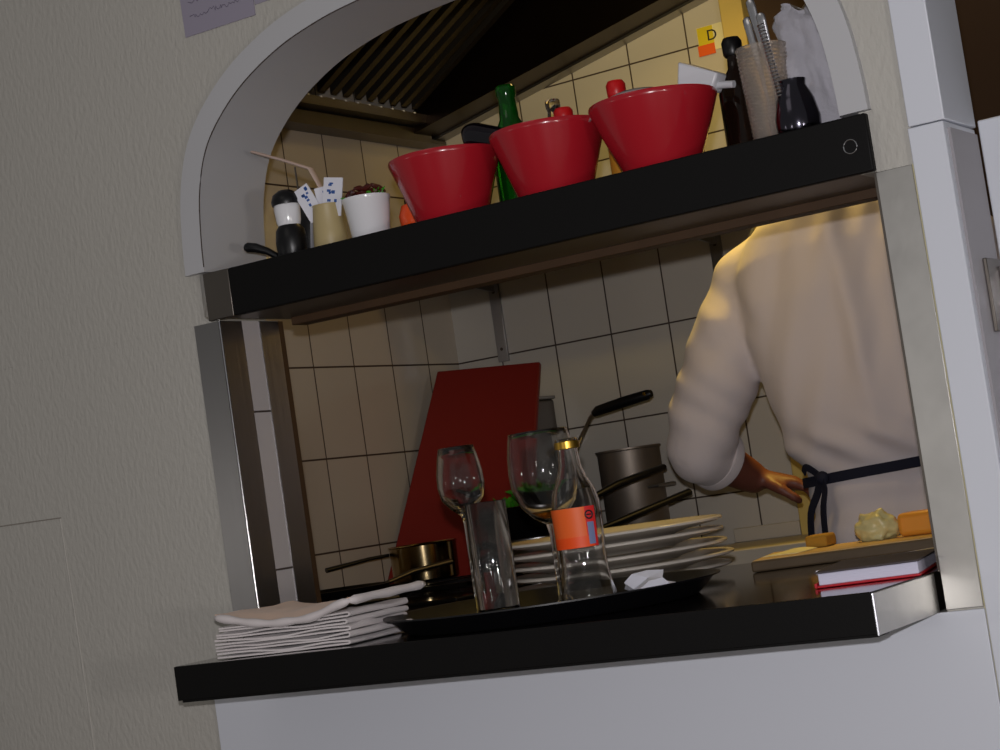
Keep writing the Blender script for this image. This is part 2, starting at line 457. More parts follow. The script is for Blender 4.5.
# hob grates seen under the pot
t = thing('gas_hob', (-.40, .95, .999), 'black gas hob with low iron grate beside the small saucepan', 'hob')
obj('hob_plate', box(-.63, -.06, .62, 1.225, .9992, 1.006), M['black_top'], t, bevel=.002)
bm = B()
for x in (-.60, -.47, -.34, -.21, -.09): add_box(bm, x - .005, x + .005, .90, 1.222, 1.012, 1.022)
for y in (.905, 1.06, 1.217): add_box(bm, -.605, -.085, y - .005, y + .005, 1.010, 1.020)
for x in (-.60, -.09):
    for y in (.905, 1.217): add_box(bm, x - .005, x + .005, y - .005, y + .005, 1.006, 1.012)
obj('grate', bm, M['pan'], t, bevel=.001)
for i, x in enumerate((-.5, -.36)):
    k = obj('burner', lathe([(0, 1.006), (.04, 1.006), (.04, 1.010), (.026, 1.0112), (0, 1.0112)], (x, 1.05, 0), n=28), M['pan'], t)

# ------------------------------------------------------------------ round tray
TC = Vector((.487, .026, 1.0005))
prof = [(0, 0), (.195, 0), (.2015, .0015), (.222, .021), (.2315, .0235), (.2315, .0255), (.221, .0245), (.1995, .0045), (.194, .0035), (0, .0035)]
o = obj('serving_tray', lathe([(r, z) for r, z in prof], TC, n=96), M['tray'], origin=TC)
tag(o, 'round black serving tray with flared rim on the counter, carrying the glasses', 'tray')
TZ = TC.z + .0037

# tube glass
def glass_obj(name, prof_out, wall, c, parent=None, base=.0, n=48):
    return None
c = Vector((.437, -.030, TZ))
bm = lathe([(0, 0), (.0275, 0), (.0283, .002), (.0285, .158), (.0280, .1588), (.0268, .158), (.0262, .016), (.022, .012), (0, .0105)], c, n=56)
o = obj('tube_glass', bm, M['glass'], origin=c)
tag(o, 'tall straight empty tube glass standing in front of the small tulip glass', 'glass')
# tulip glass
c = Vector((.379, .008, TZ))
prof = [(0, 0), (.030, 0), (.031, .0012), (.012, .004), (.0045, .009), (.0037, .03), (.0037, .115), (.0065, .127), (.018, .136), (.0295, .150), (.0330, .168), (.0322, .186), (.0285, .207), (.0248, .222), (.0242, .2225), (.0236, .222), (.0272, .207), (.0309, .186), (.0317, .168), (.028, .151), (.017, .1385), (.006, .131), (0, .130)]
prof = [(a, b if b < .1 else b + .018) for a, b in prof]
o = obj('tulip_glass', lathe(prof, c, n=56), M['glass'], origin=c)
tag(o, 'small tulip shaped stemmed glass, leftmost of the glasses on the tray', 'glass')
# wine glass
c = Vector((.491, .046, TZ))
t = thing('wine_glass', c, 'large stemmed wine glass standing just left of the orange labelled bottle', 'glass')
prof = [(0, 0), (.036, 0), (.037, .0012), (.016, .004), (.0055, .010), (.0040, .03), (.0040, .085), (.007, .099), (.020, .108), (.035, .126), (.0425, .150), (.0440, .170), (.0425, .195), (.0390, .218), (.0375, .2262), (.0370, .2267), (.0365, .2262), (.0380, .218), (.0414, .195), (.0428, .170), (.0413, .151), (.034, .1275), (.019, .1105), (.006, .103), (0, .102)]
prof = [(a * 1.1 if b > .09 else a, b if b < .08 else b + .018) for a, b in prof]
obj('glass_body', lathe(prof, c, n=64), M['glass'], t)
prof = [(0, .1025), (.0060, .1035), (.0175, .1112), (.0215, .1150), (0, .1150)]
prof = [(a * 1.08, b + .018) for a, b in prof]
o = obj('drink_remnant', lathe(prof, c, n=40), M['juice'], t); o['label'] = 'last drop of orange drink'
# juice bottle
c = Vector((.560, .000, TZ)); BS = 1.14
t = thing('juice_bottle', c, 'empty clear glass bottle with an orange label, rightmost on the tray', 'bottle')
bo = [(0, .004), (.022, .0), (.0305, .0015), (.0325, .007), (.0325, .018), (.0300, .032), (.0275, .050), (.0272, .072), (.0282, .085), (.0290, .118), (.0285, .134), (.0250, .150), (.0180, .165), (.0135, .180), (.0118, .198), (.0118, .205), (.0140, .2065), (.0145, .212), (.0130, .2165), (.0105, .217)]
bi = [(.0095, .216), (.0098, .20), (.0113, .182), (.0158, .166), (.0226, .151), (.0262, .134), (.0268, .118), (.0260, .085), (.0250, .072), (.0253, .050), (.0278, .032), (.0300, .019), (.0290, .010), (.015, .009), (0, .014)]
bo = [(a * BS, b * 1.045) for a, b in bo]; bi = [(a * BS, b * 1.045) for a, b in bi]
obj('glass_body', lathe(bo + bi, c, n=64), M['glass'], t)
def patch(prof, a0, a1, c, th=.0004, n=24):
    bm = B(); rows = []
    for r, z in prof:
        rows.append([bm.verts.new((c[0] + r * math.cos(a0 + (a1 - a0) * k / n), c[1] + r * math.sin(a0 + (a1 - a0) * k / n), c[2] + z)) for k in range(n + 1)])
    for p, q in zip(rows, rows[1:]):
        for k in range(n): bm.faces.new((p[k], p[k + 1], q[k + 1], q[k]))
    bmesh.ops.recalc_face_normals(bm, faces=bm.faces)
    bmesh.ops.solidify(bm, geom=list(bm.faces), thickness=-th)
    return bm
cam_a = math.atan2(-2.247 - c.y, 1.832 - c.x)
R1 = lambda z, e: ((.0282 + (z - .085) * .0008 / .033) * BS + e, z * 1.045)
lab = obj('label', patch([R1(z, .0006) for z in (.077, .09, .105, .118, .128)], cam_a - 1.75, cam_a + .75, c), M['label_o'], t)
obj('label_band', patch([R1(z, .0011) for z in (.077, .084, .091)], cam_a - 1.7, cam_a + .55, c), M['label_o2'], lab)
obj('barcode', patch([R1(z, .0012) for z in (.080, .088, .096, .108)], cam_a + .34, cam_a + .62, c, n=8), M['label_b'], lab)
obj('red_corner', patch([R1(z, .0010) for z in (.077, .09, .11, .128)], cam_a + .30, cam_a + .74, c, n=8), M['label_r'], lab)
bm = B()
a = cam_a + .45; rr = .0308 * BS
u = Vector((-math.sin(a), math.cos(a), 0)); nrm = Vector((math.cos(a), math.sin(a), 0))
cc = c + nrm * rr + Vector((0, 0, .1225))
add_tube(bm, [cc + (u * math.cos(k) + Vector((0, 0, 1)) * math.sin(k)) * .0052 for k in [2 * PI * j / 20 for j in range(21)]], .0011, n=6)
add_tube(bm, [cc - u * .003, cc + u * .003], .001, n=6)
obj('round_mark', bm, M['ink'], lab)
bm = lathe([(.0170, .2130), (.0172, .2220), (.0166, .2220), (.0162, .2130)], c, n=40, closed=True)
o = obj('cap_ring', bm, mat('gold_foil', (190, 150, 60), .3, .9), t); o['label'] = 'gold foil ring at the neck'
# crumpled paper napkin
def crumple(c, r, sz, seed, sub=3, sx=1, sy=1, amp=.30):
    bm = B(); bmesh.ops.create_icosphere(bm, subdivisions=sub, radius=1)
    for v in bm.verts:
        p = v.co.copy(); n = noise.cell(p * 2.3 + Vector((seed, 0, 0))); m = noise.noise(p * 2.6 + Vector((seed, 3, 1)))
        k = 1 + .12 * (n - .5) + amp * m
        v.co = Vector((c[0] + p.x * k * r * sx, c[1] + p.y * k * r * sy, c[2] + max(-.002, (p.z * k + .55) * sz)))
    mz = min(v.co.z for v in bm.verts)
    for v in bm.verts: v.co.z += c[2] - mz
    return bm
c = Vector((.607, .085, TZ))
bm = crumple(c, .030, .020, 4.2, amp=.6, sub=2, sx=1.3, sy=.8)
o = obj('paper_napkin', bm, M['paper'], origin=c, smooth=False)
tag(o, 'crumpled white paper napkin on the tray right of the bottle', 'napkin')

# ------------------------------------------------------------------ plates
pc = Vector((.372, .44, 1.0))
prof = [(0, .002), (.095, .002), (.100, 0), (.105, .002), (.125, .006), (.170, .0130), (.1765, .0150), (.1775, .0180), (.1745, .0198), (.165, .0190), (.122, .011), (.10, .0070), (0, .0070)]
plates_lbl = ['white porcelain plate, bottom of the stack behind the tray', 'white porcelain plate, second from bottom of the stack behind the tray',
              'white porcelain plate, third from bottom of the stack behind the tray', 'white porcelain plate, second from top of the stack behind the tray',
              'white porcelain plate, topmost of the stack behind the tray']
p0 = obj('dinner_plate', lathe(prof, pc + Vector((0, 0, .0005)), n=80), M['plate'], origin=pc)
tag(p0, plates_lbl[0], 'plate', 'stack of plates behind the tray')
for i in range(1, 5):
    q = p0.copy(); COL.objects.link(q); q['label'] = plates_lbl[i]
    q.location = pc + Vector((random.uniform(-.006, .006), random.uniform(-.006, .006), .0180 * i))
    q.rotation_euler = (random.uniform(-.008, .008), random.uniform(-.008, .008), 0)

# ------------------------------------------------------------------ napkins (folded cloth pile)
def folded(c, w, dpt, th, rot, sag, seed, roll=0.0):
    """one folded napkin: doubled sheet with a rounded fold on the right"""
    secs = 26; prof = []
    hw = w / 2
    k = 14
    def f(u, v):
        # u along the width path (lower layer out, round the fold, upper layer back)
        s = u * 2
        if s < 1: x = -hw + s * w; z = 0
        else: x = hw - (s - 1) * w; z = th
        edge = abs(x) / hw
        ang = 0
        if .9 < s < 1.1:
            a = (s - 1.0) / .1 * PI / 2
            x = hw + math.cos(a) * th * .8 - th * .8; z = th / 2 + math.sin(a) * th / 2
        y = (v - .5) * dpt
        z += noise.noise(Vector((x * 14 + seed, y * 16, z * 30))) * .004 * (1 if s > 1 else .15)
        z += sag * (x / hw) ** 2 * (1 if s > 1 else .5)
        if s > 1: z = max(z, th * .45)
        return Vector((x, y, max(z, 0)))
    bm = cloth_grid(44, 14, f, th=.0024)
    bmesh.ops.transform(bm, matrix=Matrix.Translation(c) @ Matrix.Rotation(rot, 4, 'Z') @ Matrix.Rotation(roll, 4, 'Y'), verts=bm.verts)
    return bm
npl = ['bottom of the pile', 'second from the bottom of the pile', 'third from the bottom of the pile', 'fourth from the bottom of the pile', 'fifth from the bottom of the pile']
zz = 1.0008
spec = [(.166, -.095, .222, .15, .0060, .06), (.166, -.090, .235, .15, .0065, .0), (.164, -.092, .225, .15, .006, .07), (.166, -.090, .225, .15, .0065, .02), (.168, -.088, .22, .15, .0065, .05)]
for i, (x, y, w, dp, th, r) in enumerate(spec):
    c = Vector((x, y, zz))
    o = obj('cloth_napkin', folded(c, w, dp, th, r, .002, i * 3.7), M['napkin'], origin=c, angle=80)
    tag(o, 'folded white cloth napkin, %s left on the counter' % npl[i], 'napkin', 'folded napkins piled left on the counter')
    zz += th + .0028
# the topmost napkin is a loose fold showing a peach side
def topn(u, v):
    x = (u - .5) * .232; y = (v - .5) * .17
    z = .008 + .010 * math.sin(u * PI * 1.0 + .2) * (1 - v) + .012 * (2 * abs(u - .45)) ** 2 + .004 * noise.noise(Vector((x * 22, y * 26, 3)))
    z -= .020 * max(0, .35 - v) * 2.2 * math.sin(PI * u)
    return Vector((.176 + x + .006 * v, -.085 + y, zz + z - .003))
t = thing('cloth_napkin', (.16, -.085, zz), 'topmost folded napkin of the pile, peach side up with a sagging front fold', 'napkin', 'folded napkins piled left on the counter')
obj('upper_fold', cloth_grid(40, 20, topn, .0014), M['napkin_in'], t, angle=80)
o = obj('front_roll', tube([topn(k / 30, 0) + Vector((0, 0, -.0045)) for k in range(31)], [.0035] + [.0062 + .0008 * math.sin(k) for k in range(29)] + [.0035], n=14, flat=.9), M['napkin'], t, angle=80); o['label'] = 'white rolled front edge'
o = obj('side_roll', tube([topn(1, k / 14) + Vector((.001, 0, -.0045)) for k in range(15)], [.0035] + [.0066 + .0006 * math.cos(k) for k in range(13)] + [.004], n=14, flat=.9), M['napkin'], t, angle=80); o['label'] = 'white rolled right edge'

# ------------------------------------------------------------------ red covered notebook at the right end
t = thing('order_pad', (.95, .02, 1.0), 'red covered pad with white pages at the right end of the counter', 'notepad')
RM = Matrix.Translation((.955, .035, 1.0005)) @ Matrix.Rotation(math.radians(12), 4, 'Z')
def rb(x0, x1, y0, y1, z0, z1):
    return box(x0, x1, y0, y1, z0, z1, M=RM)
obj('bottom_cover', rb(-.062, .062, -.095, .095, 0, .003), M['redbook'], t, bevel=.001)
obj('pages', rb(-.060, .060, -.092, .092, .003, .017), M['pages'], t, bevel=.001)
bm = B()
for k in range(4): pass
o = obj('top_cover', box(-.063, .063, -.097, .097, 0, .0022, M=RM @ Matrix.Translation((0, 0, .0175))), M['pagesdark'], t, bevel=.0008)
o['label'] = 'dark upper cover'
obj('spine', box(-.0655, -.062, -.095, .095, 0, .006, M=RM), M['redbook'], t, bevel=.0008)

# ------------------------------------------------------------------ wooden board and food on it
t = thing('wooden_board', (.62, .62, 1.0), 'thick wooden chopping board on the counter in front of the cook', 'chopping board')
RB = Matrix.Translation((.765, .555, 1.0005)) @ Matrix.Rotation(math.radians(14), 4, 'Z')
obj('board', box(-.185, .185, -.10, .10, 0, .0165, M=RB), [M['boardedge']], t, bevel=.003)
obj('board_face', box(-.182, .182, -.097, .097, .0165, .0175, M=RB), M['woodboard'], t)
BZ = 1.0182
c = Vector((.63, .55, BZ))
o = obj('paper_sheet', cloth_grid(10, 8, lambda u, v: Vector((.598 + u * .06, .485 + v * .075, BZ + .001 + .004 * math.sin(u * 3) * v)), .001), M['cream'], origin=c)
tag(o, 'cream sheet of paper at the left end of the wooden board', 'paper')
c = Vector((.650, .60, BZ))
o = obj('scouring_sponge', box(.632, .668, .575, .62, BZ, BZ + .020), M['sponge'], origin=c, bevel=.005, seg=3)
tag(o, 'small ochre sponge on the board left of the wrapped food', 'sponge')
c = Vector((.745, .600, BZ))
o = obj('wrapped_food', crumple(c, .036, .028, 9.1, sub=4, sy=.8, amp=.20), M['crumple'], origin=c, angle=60)
tag(o, 'yellowish lump of food in crumpled clear wrap on the wooden board', 'food')
c = Vector((.84, .61, BZ))
o = obj('cheese_block', box(.782, .895, .585, .645, BZ, BZ + .036), M['cheese'], origin=c, bevel=.008, seg=3)
tag(o, 'orange block of cheese at the right end of the wooden board', 'cheese')
# steel piece added for a blade-like highlight in front of the board
t = thing('blade_highlight', (.88, .31, 1.0), 'thin steel piece added for a blade-like highlight behind the red pad', 'knife')
bm = B(); add_hex(bm, [(.78, .25, 1.001), (.88, .305, 1.001), (.875, .322, 1.001), (.78, .265, 1.001), (.78, .25, 1.0025), (.88, .305, 1.0025), (.875, .322, 1.0025), (.78, .265, 1.0025)])
obj('blade', bm, M['chrome'], t)
obj('handle', tube([(.877, .313, 1.006), (.93, .345, 1.007), (.965, .365, 1.006)], [.006, .0075, .006], flat=.6), M['chrome'], t)

# ------------------------------------------------------------------ small saucepan
c = Vector((-.475, 1.15, 1.0225))
t = thing('saucepan', c, 'small shiny saucepan in front of the red chopping board', 'pan')
obj('pot_body', lathe([(0, 0), (.064, 0), (.070, .004), (.0715, .075), (.0745, .077), (.0725, .079), (.069, .075), (.067, .006), (0, .004)], c, n=64), mat('brassy_steel', (170, 150, 112), .14, 1.0), t)
h = obj('handle', tube([(c.x - .068, c.y - .03, c.z + .064), (c.x - .10, c.y - .06, c.z + .062), (c.x - .155, c.y - .14, c.z + .052)], [.006, .007, .009], flat=.6), M['black_pl'], t)
# utensils left of the pot
t = thing('frying_pan', (-.50, .84, 1.006), 'low black frying pan left of the small saucepan by the steel jamb', 'pan')
c = Vector((-.46, .80, 1.0065))
obj('pan_body', lathe([(0, 0), (.085, 0), (.112, .032), (.1135, .033), (.111, .034), (.083, .004), (0, .004)], c, n=56), M['pan'], t)
obj('handle', tube([c + Vector((.06, .09, .030)), c + Vector((.09, .15, .045)), c + Vector((.13, .23, .052))], [.007, .008, .010], flat=.6), M['steel_dark'], t)
c = Vector((-.22, .72, 1.0065))
o = obj('serving_spoon', tube([(-.42, .64, 1.014), (-.36, .68, 1.013), (-.28, .76, 1.013)], [.005, .006, .006], flat=.5), M['chrome'], origin=(-.35, .68, 1.006))
tag(o, 'steel spoon handle lying on the hob just behind the napkin pile', 'spoon')

# ------------------------------------------------------------------ red chopping board
TL, TR_, BL, BR = Vector((-.588, 1.478, 1.484)), Vector((-.316, 1.480, 1.462)), Vector((-.652, 1.234, 1.0005)), Vector((-.335, 1.326, 1.0005))
nn = ((TR_ - BL).cross(TL - BR)).normalized() * .014
if nn.y < 0: nn = -nn
bm = B(); add_hex(bm, [BL, BR, BR + nn, BL + nn, TL, TR_, TR_ + nn, TL + nn])
o = obj('chopping_board', bm, M['redboard'], origin=(-.49, 1.30, 1.0225), bevel=.003)
tag(o, 'large red chopping board leaning against the steel bin by the tiled wall', 'chopping board')
t = thing('steel_container', (-.5, 1.6, .999), 'tall grey steel container standing behind the red chopping board', 'container')
obj('container_body', box(-.652, -.40, 1.512, 1.668, .9995, 1.385), M['steel_dark'], t, bevel=.006, seg=3)
obj('container_rim', box(-.655, -.397, 1.509, 1.671, 1.385, 1.393), M['steel'], t, bevel=.002)

# ------------------------------------------------------------------ pans and pots at the back
HZ = 1.0225
c = Vector((-.255, 1.50, .9995))
t = thing('stock_pot', (-.148, 1.55, 1.0), 'dull steel stock pot standing at the back behind the bottle', 'pot')
c = Vector((-.165, 1.55, 1.0))
obj('pot_body', lathe([(0, 0), (.066, 0), (.070, .005), (.070, .235), (.073, .237), (.073, .241), (.068, .240), (.066, .008), (0, .006)], c, n=64), M['steel_dull'], t)
for s in (-1, 1):
    a = -.2 if s > 0 else PI - .2
    u = Vector((math.cos(a), math.sin(a), 0)); w = Vector((-u.y, u.x, 0)); p = c + u * .070 + Vector((0, 0, .15))
    obj('handle', tube([p - w * .035, p - w * .03 + u * .022, p + w * .03 + u * .022, p + w * .035], .004, n=8), M['steel'], t)
# steel saute pan on the hob, with a black pan above it
c = Vector((-.205, 1.175, HZ))
t = thing('saute_pan', c, 'low steel pan on the hob under the black pan of greens', 'pan')
obj('pan_body', lathe([(0, 0), (.098, 0), (.104, .005), (.106, .060), (.109, .062), (.104, .062), (.101, .008), (0, .006)], c, n=64), M['steel'], t)
obj('handle', tube([c + Vector((.10, .02, .05)), c + Vector((.15, .075, .066)), c + Vector((.255, .21, .105))], [.007, .012, .013], flat=.6), M['black_pl'], t)
c = Vector((-.213, 1.178, HZ + .0635))
t = thing('wok', c, 'black wok holding green vegetables, stacked on the steel pan', 'pan')
obj('pan_body', lathe([(0, 0), (.085, 0), (.118, .030), (.132, .062), (.134, .063), (.130, .064), (.114, .032), (.083, .004), (0, .004)], c, n=64), M['pan'], t)
obj('handle', tube([c + Vector((.118, .03, .055)), c + Vector((.16, .085, .078)), c + Vector((.215, .20, .100))], [.009, .014, .012], flat=.6), M['black_pl'], t)
obj('loop_handle', tube([c + Vector((-.12, -.04, .058)), c + Vector((-.155, -.05, .085)), c + Vector((-.16, -.03, .09)), c + Vector((-.125, .0, .06))], .006, n=8), M['black_pl'], t)
# greens
def leafmesh(c, r, n, seed, flat=.6, size=.02):
    bm = B(); rnd = random.Random(seed)
    for k in range(n):
        a = rnd.random() * 6.28; rr = r * math.sqrt(rnd.random()); z = (1 - (rr / r) ** 2) * r * flat * rnd.random()
        p = Vector((c[0] + rr * math.cos(a), c[1] + rr * math.sin(a), c[2] + z))
        R = rotm(rnd.uniform(-1, 1), rnd.uniform(-1, 1), rnd.random() * 6.28)
        L = size * rnd.uniform(.7, 1.4); W = L * .35
        prof = [(-L, 0, 0), (-.4 * L, W, .1 * L), (.3 * L, W * .9, .15 * L), (L, 0, 0), (.3 * L, -W * .9, .15 * L), (-.4 * L, -W, .1 * L)]
        vs = [bm.verts.new(p + R @ Vector(q)) for q in prof]; mid = bm.verts.new(p + R @ Vector((0, 0, -.05 * L)))
        for i in range(6): bm.faces.new((vs[i], vs[(i + 1) % 6], mid))
    bmesh.ops.recalc_face_normals(bm, faces=bm.faces)
    bmesh.ops.solidify(bm, geom=list(bm.faces), thickness=.0008)
    return bm
o = obj('green_vegetables', leafmesh(c + Vector((0, 0, .052)), .10, 130, 3, .45, .022), M['green_leaf'], origin=c)
tag(o, 'green vegetables heaped in the black wok', 'vegetables', kind='stuff')
# spatula/pan with bent steel arm and black grip
t = thing('ladle', (-.20, 1.38, 1.13), 'ladle with bent steel arm and black grip rising from the wok', 'ladle')
obj('arm', tube([(-.200, 1.255, 1.135), (-.196, 1.33, 1.215), (-.19, 1.39, 1.275), (-.165, 1.40, 1.315), (-.150, 1.40, 1.327)], [.006, .0055, .0065, .007, .0065], flat=.6), M['steel'], t)
obj('bowl', lathe([(0, -.022), (.018, -.018), (.028, -.004), (.030, .004), (.0285, .004), (.0265, -.003), (.017, -.016), (0, -.020)], (-.205, 1.235, 1.145), n=28), M['steel'], t)
g = obj('grip', tube([(-.156, 1.40, 1.322), (-.145, 1.40, 1.327), (-.08, 1.40, 1.336), (-.02, 1.40, 1.343), (-.010, 1.40, 1.345)], [.007, .011, .012, .011, .007], n=14), M['black_pl'], t)
obj('rivet', lathe([(0, 0), (.004, 0), (.003, .0015), (0, .002)], (-.022, 1.388, 1.345), n=12, M=rotm(PI / 2)), mat('brass', (200, 170, 80), .25, 1.0), g)

# ------------------------------------------------------------------ wall shelf rails on the back wall
def rail(x, z0, z1, lbl):
    t = thing('shelf_bracket', (x, 1.684, z0), lbl, 'bracket', 'steel brackets of the wall shelf')
    bm = B(); add_box(bm, x - .014, x + .014, 1.676, 1.6835, z0, z1)
    r = obj('rail', bm, M['steel'], t, bevel=.001)
    for z in (z0 + .03, z1 - .03): obj('screw', lathe([(0, 0), (.004, 0), (.004, .001), (0, .001)], (x, 1.6755, z), n=10, M=rotm(PI / 2)), M['grout'], r)
    bm = B(); add_prism(bm, [(1.676, z1 - .03), (1.676, z1), (1.42, z1), (1.42, z1 - .008)], 'X', x - .003, x + .003)
    obj('arm', bm, M['steel'], t)
rail(-.526, 1.494, 1.692, 'slotted steel shelf bracket near the tiled corner')
rail(.062, 1.50, 1.692, 'slotted steel shelf bracket left of the cook')
o = obj('wall_shelf', box(-.655, .16, 1.36, 1.683, 1.692, 1.708), M['wood_brown'], origin=(-.2, 1.55, 1.692), bevel=.002)
tag(o, 'narrow wall shelf on steel brackets, behind the black pass shelf', 'shelf')

# D label on the tiles
t = thing('shelf_label', (.128, 1.684, 2.084), 'yellow and orange tag with a letter D stuck on the upper tiles', 'label')
obj('card', box(.095, .165, 1.6815, 1.6838, 2.090, 2.147), M['cream'], t)
obj('yellow_field', box(.096, .134, 1.6805, 1.6815, 2.104, 2.146), M['yellow'], t)
obj('orange_field', box(.093, .134, 1.680, 1.6812, 2.082, 2.106), M['label_o'], t)
cu = bpy.data.curves.new('letter_D', 'FONT'); cu.body = 'D'; cu.size = .034; cu.extrude = .0005
to = bpy.data.objects.new('tmp', cu); COL.objects.link(to); bpy.context.view_layer.update()
me = bpy.data.meshes.new_from_object(to.evaluated_get(bpy.context.evaluated_depsgraph_get()))
bpy.data.objects.remove(to)
bm = B(); bm.from_mesh(me)
bmesh.ops.transform(bm, matrix=Matrix.Translation((.118, 1.6798, 2.113)) @ rotm(PI / 2), verts=bm.verts)
obj('letter', bm, M['ink'], t, smooth=False)

# ------------------------------------------------------------------ extractor hood
t = thing('extractor_hood', (-.2, 1.2, 2.04), 'dark stainless extractor hood with baffle filters above the stove', 'extractor hood')
sl12 = .21
def zr(x): return 2.036 + (x + .657) * sl12
def add_slab(bm, x0, x1, y0, y1, zf, th):
    add_hex(bm, [(x0, y0, zf(x0)), (x1, y0, zf(x1)), (x1, y1, zf(x1)), (x0, y1, zf(x0)), (x0, y0, zf(x0) + th), (x1, y0, zf(x1) + th), (x1, y1, zf(x1) + th), (x0, y1, zf(x0) + th)])
XR = .62
bm = B()   # gutter along the left wall
add_box(bm, -.655, -.600, .35, 1.682, 2.037, 2.046)
add_box(bm, -.606, -.600, .35, 1.62, 2.046, 2.068)
obj('gutter', bm, M['steel_dark'], t)
bm = B(); add_hex(bm, [(-.600, .35, 2.072), (-.566, .35, 2.072), (-.566, 1.60, 2.072), (-.600, 1.60, 2.072), (-.600, .35, 2.105), (-.560, .35, 2.090), (-.560, 1.60, 2.090), (-.600, 1.60, 2.105)])
add_box(bm, -.655, -.60, .35, 1.60, 2.072, 2.10)
obj('filter_ledge', bm, M['steel_dark'], t)
s30 = math.tan(math.radians(31))
zf = lambda x: 2.096 + (x + .565) * s30
bm = B(); add_slab(bm, -.565, XR, .35, 1.548, lambda x: zf(x) + .022, .004)
obj('filter_back', bm, M['grease'], t)
for k in range(20):
    y = 1.50 - k * .0455
    if y < .36: break
    bm = B(); add_slab(bm, -.560, .30, y - .010, y + .010, lambda x: zf(x), .003)
    add_slab(bm, -.560, .30, y - .0105, y - .0085, lambda x: zf(x), .020)
    add_slab(bm, -.560, .30, y + .0085, y + .0105, lambda x: zf(x), .020)
    b_ = obj('baffle', bm, M['steel_dark'], t)
    obj('rivet', lathe([(0, 0), (.005, .001), (.0055, .004), (0, .005)], (-.5635, y, 2.0925), n=12, M=rotm(0, PI)), M['white_cer'], b_)
bm = B()   # end plate between filters and sloping rim
add_hex(bm, [(-.60, 1.55, 2.06), (XR, 1.55, zr(XR) + .014), (XR, 1.556, zr(XR) + .014), (-.60, 1.556, 2.06), (-.60, 1.55, zf(-.60) + .03), (XR, 1.55, zf(XR) + .03), (XR, 1.556, zf(XR) + .03), (-.60, 1.556, zf(-.60) + .03)])
obj('end_plate', bm, M['grease'], t)
bm = B(); add_slab(bm, -.655, XR, 1.545, 1.679, lambda x: zr(x) + .006, .006)
obj('end_flange', bm, M['grease'], t)
bm = B(); add_slab(bm, -.655, XR, 1.640, 1.682, zr, .012)
obj('end_rim', bm, M['steel'], t)
bm = B(); add_hex(bm, [(-.655, .34, 2.037), (XR, .34, 2.037), (XR, .352, 2.037), (-.655, .352, 2.037), (-.655, .34, 2.10), (XR, .34, zf(XR)), (XR, .352, zf(XR)), (-.655, .352, 2.10)])
# (front fascia omitted where it would close the view into the hood)
bm.free()

# ------------------------------------------------------------------ things on the pass shelf
SZ = 1.5612
def bowl(c, r, lbl, rot=0):
    prof = [(0, .003), (.044, .003), (.047, 0), (.050, .001), (.0525, .006), (r * .845, .056), (r * .985, .088), (r, .092), (r * .988, .0955), (r * .96, .092), (r * .81, .056), (.048, .010), (0, .008)]
    o = obj('salad_bowl', lathe(prof, c, n=80), M['red_ceramic'], origin=c)
    return tag(o, lbl, 'bowl', 'red bowls on the pass shelf')
b1 = bowl(Vector((.398, .058, SZ)), .081, 'red glazed bowl, leftmost of the three on the pass shelf')
b2 = b1.copy(); COL.objects.link(b2); b2.location = (.571, .055, SZ); b2['label'] = 'red glazed bowl, middle one of the three on the pass shelf'
b3 = bowl(Vector((.738, .05, SZ)), .0865, 'red glazed bowl, rightmost of the three, beside the dark bottle')

def bottle(name, c, h, r, glass, cap, lbl, neck=.011, shoulder=.62, lab=None, tilt=None):
    t = thing(name, c, lbl, 'bottle')
    c = Vector(c)
    pr_ = [(0, .003), (r * .8, 0), (r, .004), (r, h * shoulder), (r * .85, h * (shoulder + .07)), (neck * 1.15, h * (shoulder + .20)), (neck, h * .9), (neck * 1.2, h * .93), (neck * 1.2, h * .985), (neck, h), (0, h)]
    obj('bottle_body', lathe(pr_, c, n=40), glass, t)
    if cap:
        obj('cap', lathe([(neck * 1.3, h * .90), (neck * 1.5, h * .92), (neck * 1.55, h * 1.02), (neck * 1.2, h * 1.055), (0, h * 1.06), (0, h * .99), (neck * 1.25, h * .985)], c, n=28), cap, t)
    if lab:
        ca = math.atan2(-2.247 - c.y, 1.832 - c.x)
        obj('label', patch([(r + .0008, h * .12), (r + .0008, h * .5)], ca - 1.2, ca + 1.2, c), lab, t)
    return t
bottle('oil_bottle', (.455, .160, SZ), .196, .032, M['green_glass'], None, 'tall green glass bottle behind the aubergine and leftmost red bowl', .0125, .55)
bottle('vinegar_bottle', (.528, .162, SZ), .158, .026, M['glass'], None, 'clear open bottle behind the middle red bowl', .009, .6)
bottle('sauce_bottle', (.560, .130, SZ), .128, .018, M['orange'], M['redcap'], 'squeeze bottle with bent red cap behind the middle red bowl', .009, .6)
bottle('hot_sauce_bottle', (.632, .162, SZ), .152, .024, M['green_glass'], M['redcap'], 'green necked bottle with red cap between middle and rightmost bowl', .009, .6, lab=M['cheese'])
bottle('wine_bottle', (.818, .155, SZ), .165, .0275, M['amber_glass'], M['black_pl'], 'dark bottle with thin neck standing right of the rightmost red bowl', .009, .60)
# aubergine lying behind/over the first bowl gap
t = thing('aubergine', (.40, .10, 1.66), 'shiny black aubergine lying tilted between the left and middle bowls', 'aubergine')
obj('fruit', tube(smooth_curve([(x + .043, y - .016, z - .016) for x, y, z in [(.366, .128, 1.7025), (.372, .127, 1.703), (.395, .124, 1.694), (.43, .120, 1.680), (.47, .118, 1.665), (.49, .117, 1.658)]], 5), [.004] + [.008 + .013 * math.sin(min(1, k / 8) * PI / 2) for k in range(1, 22)] + [.018, .016, .014, .010], n=24), M['aubergine'], t)
obj('stem', tube([(.536, .101, 1.640), (.548, .101, 1.634)], [.009, .004], n=12), M['stem_green'], t)
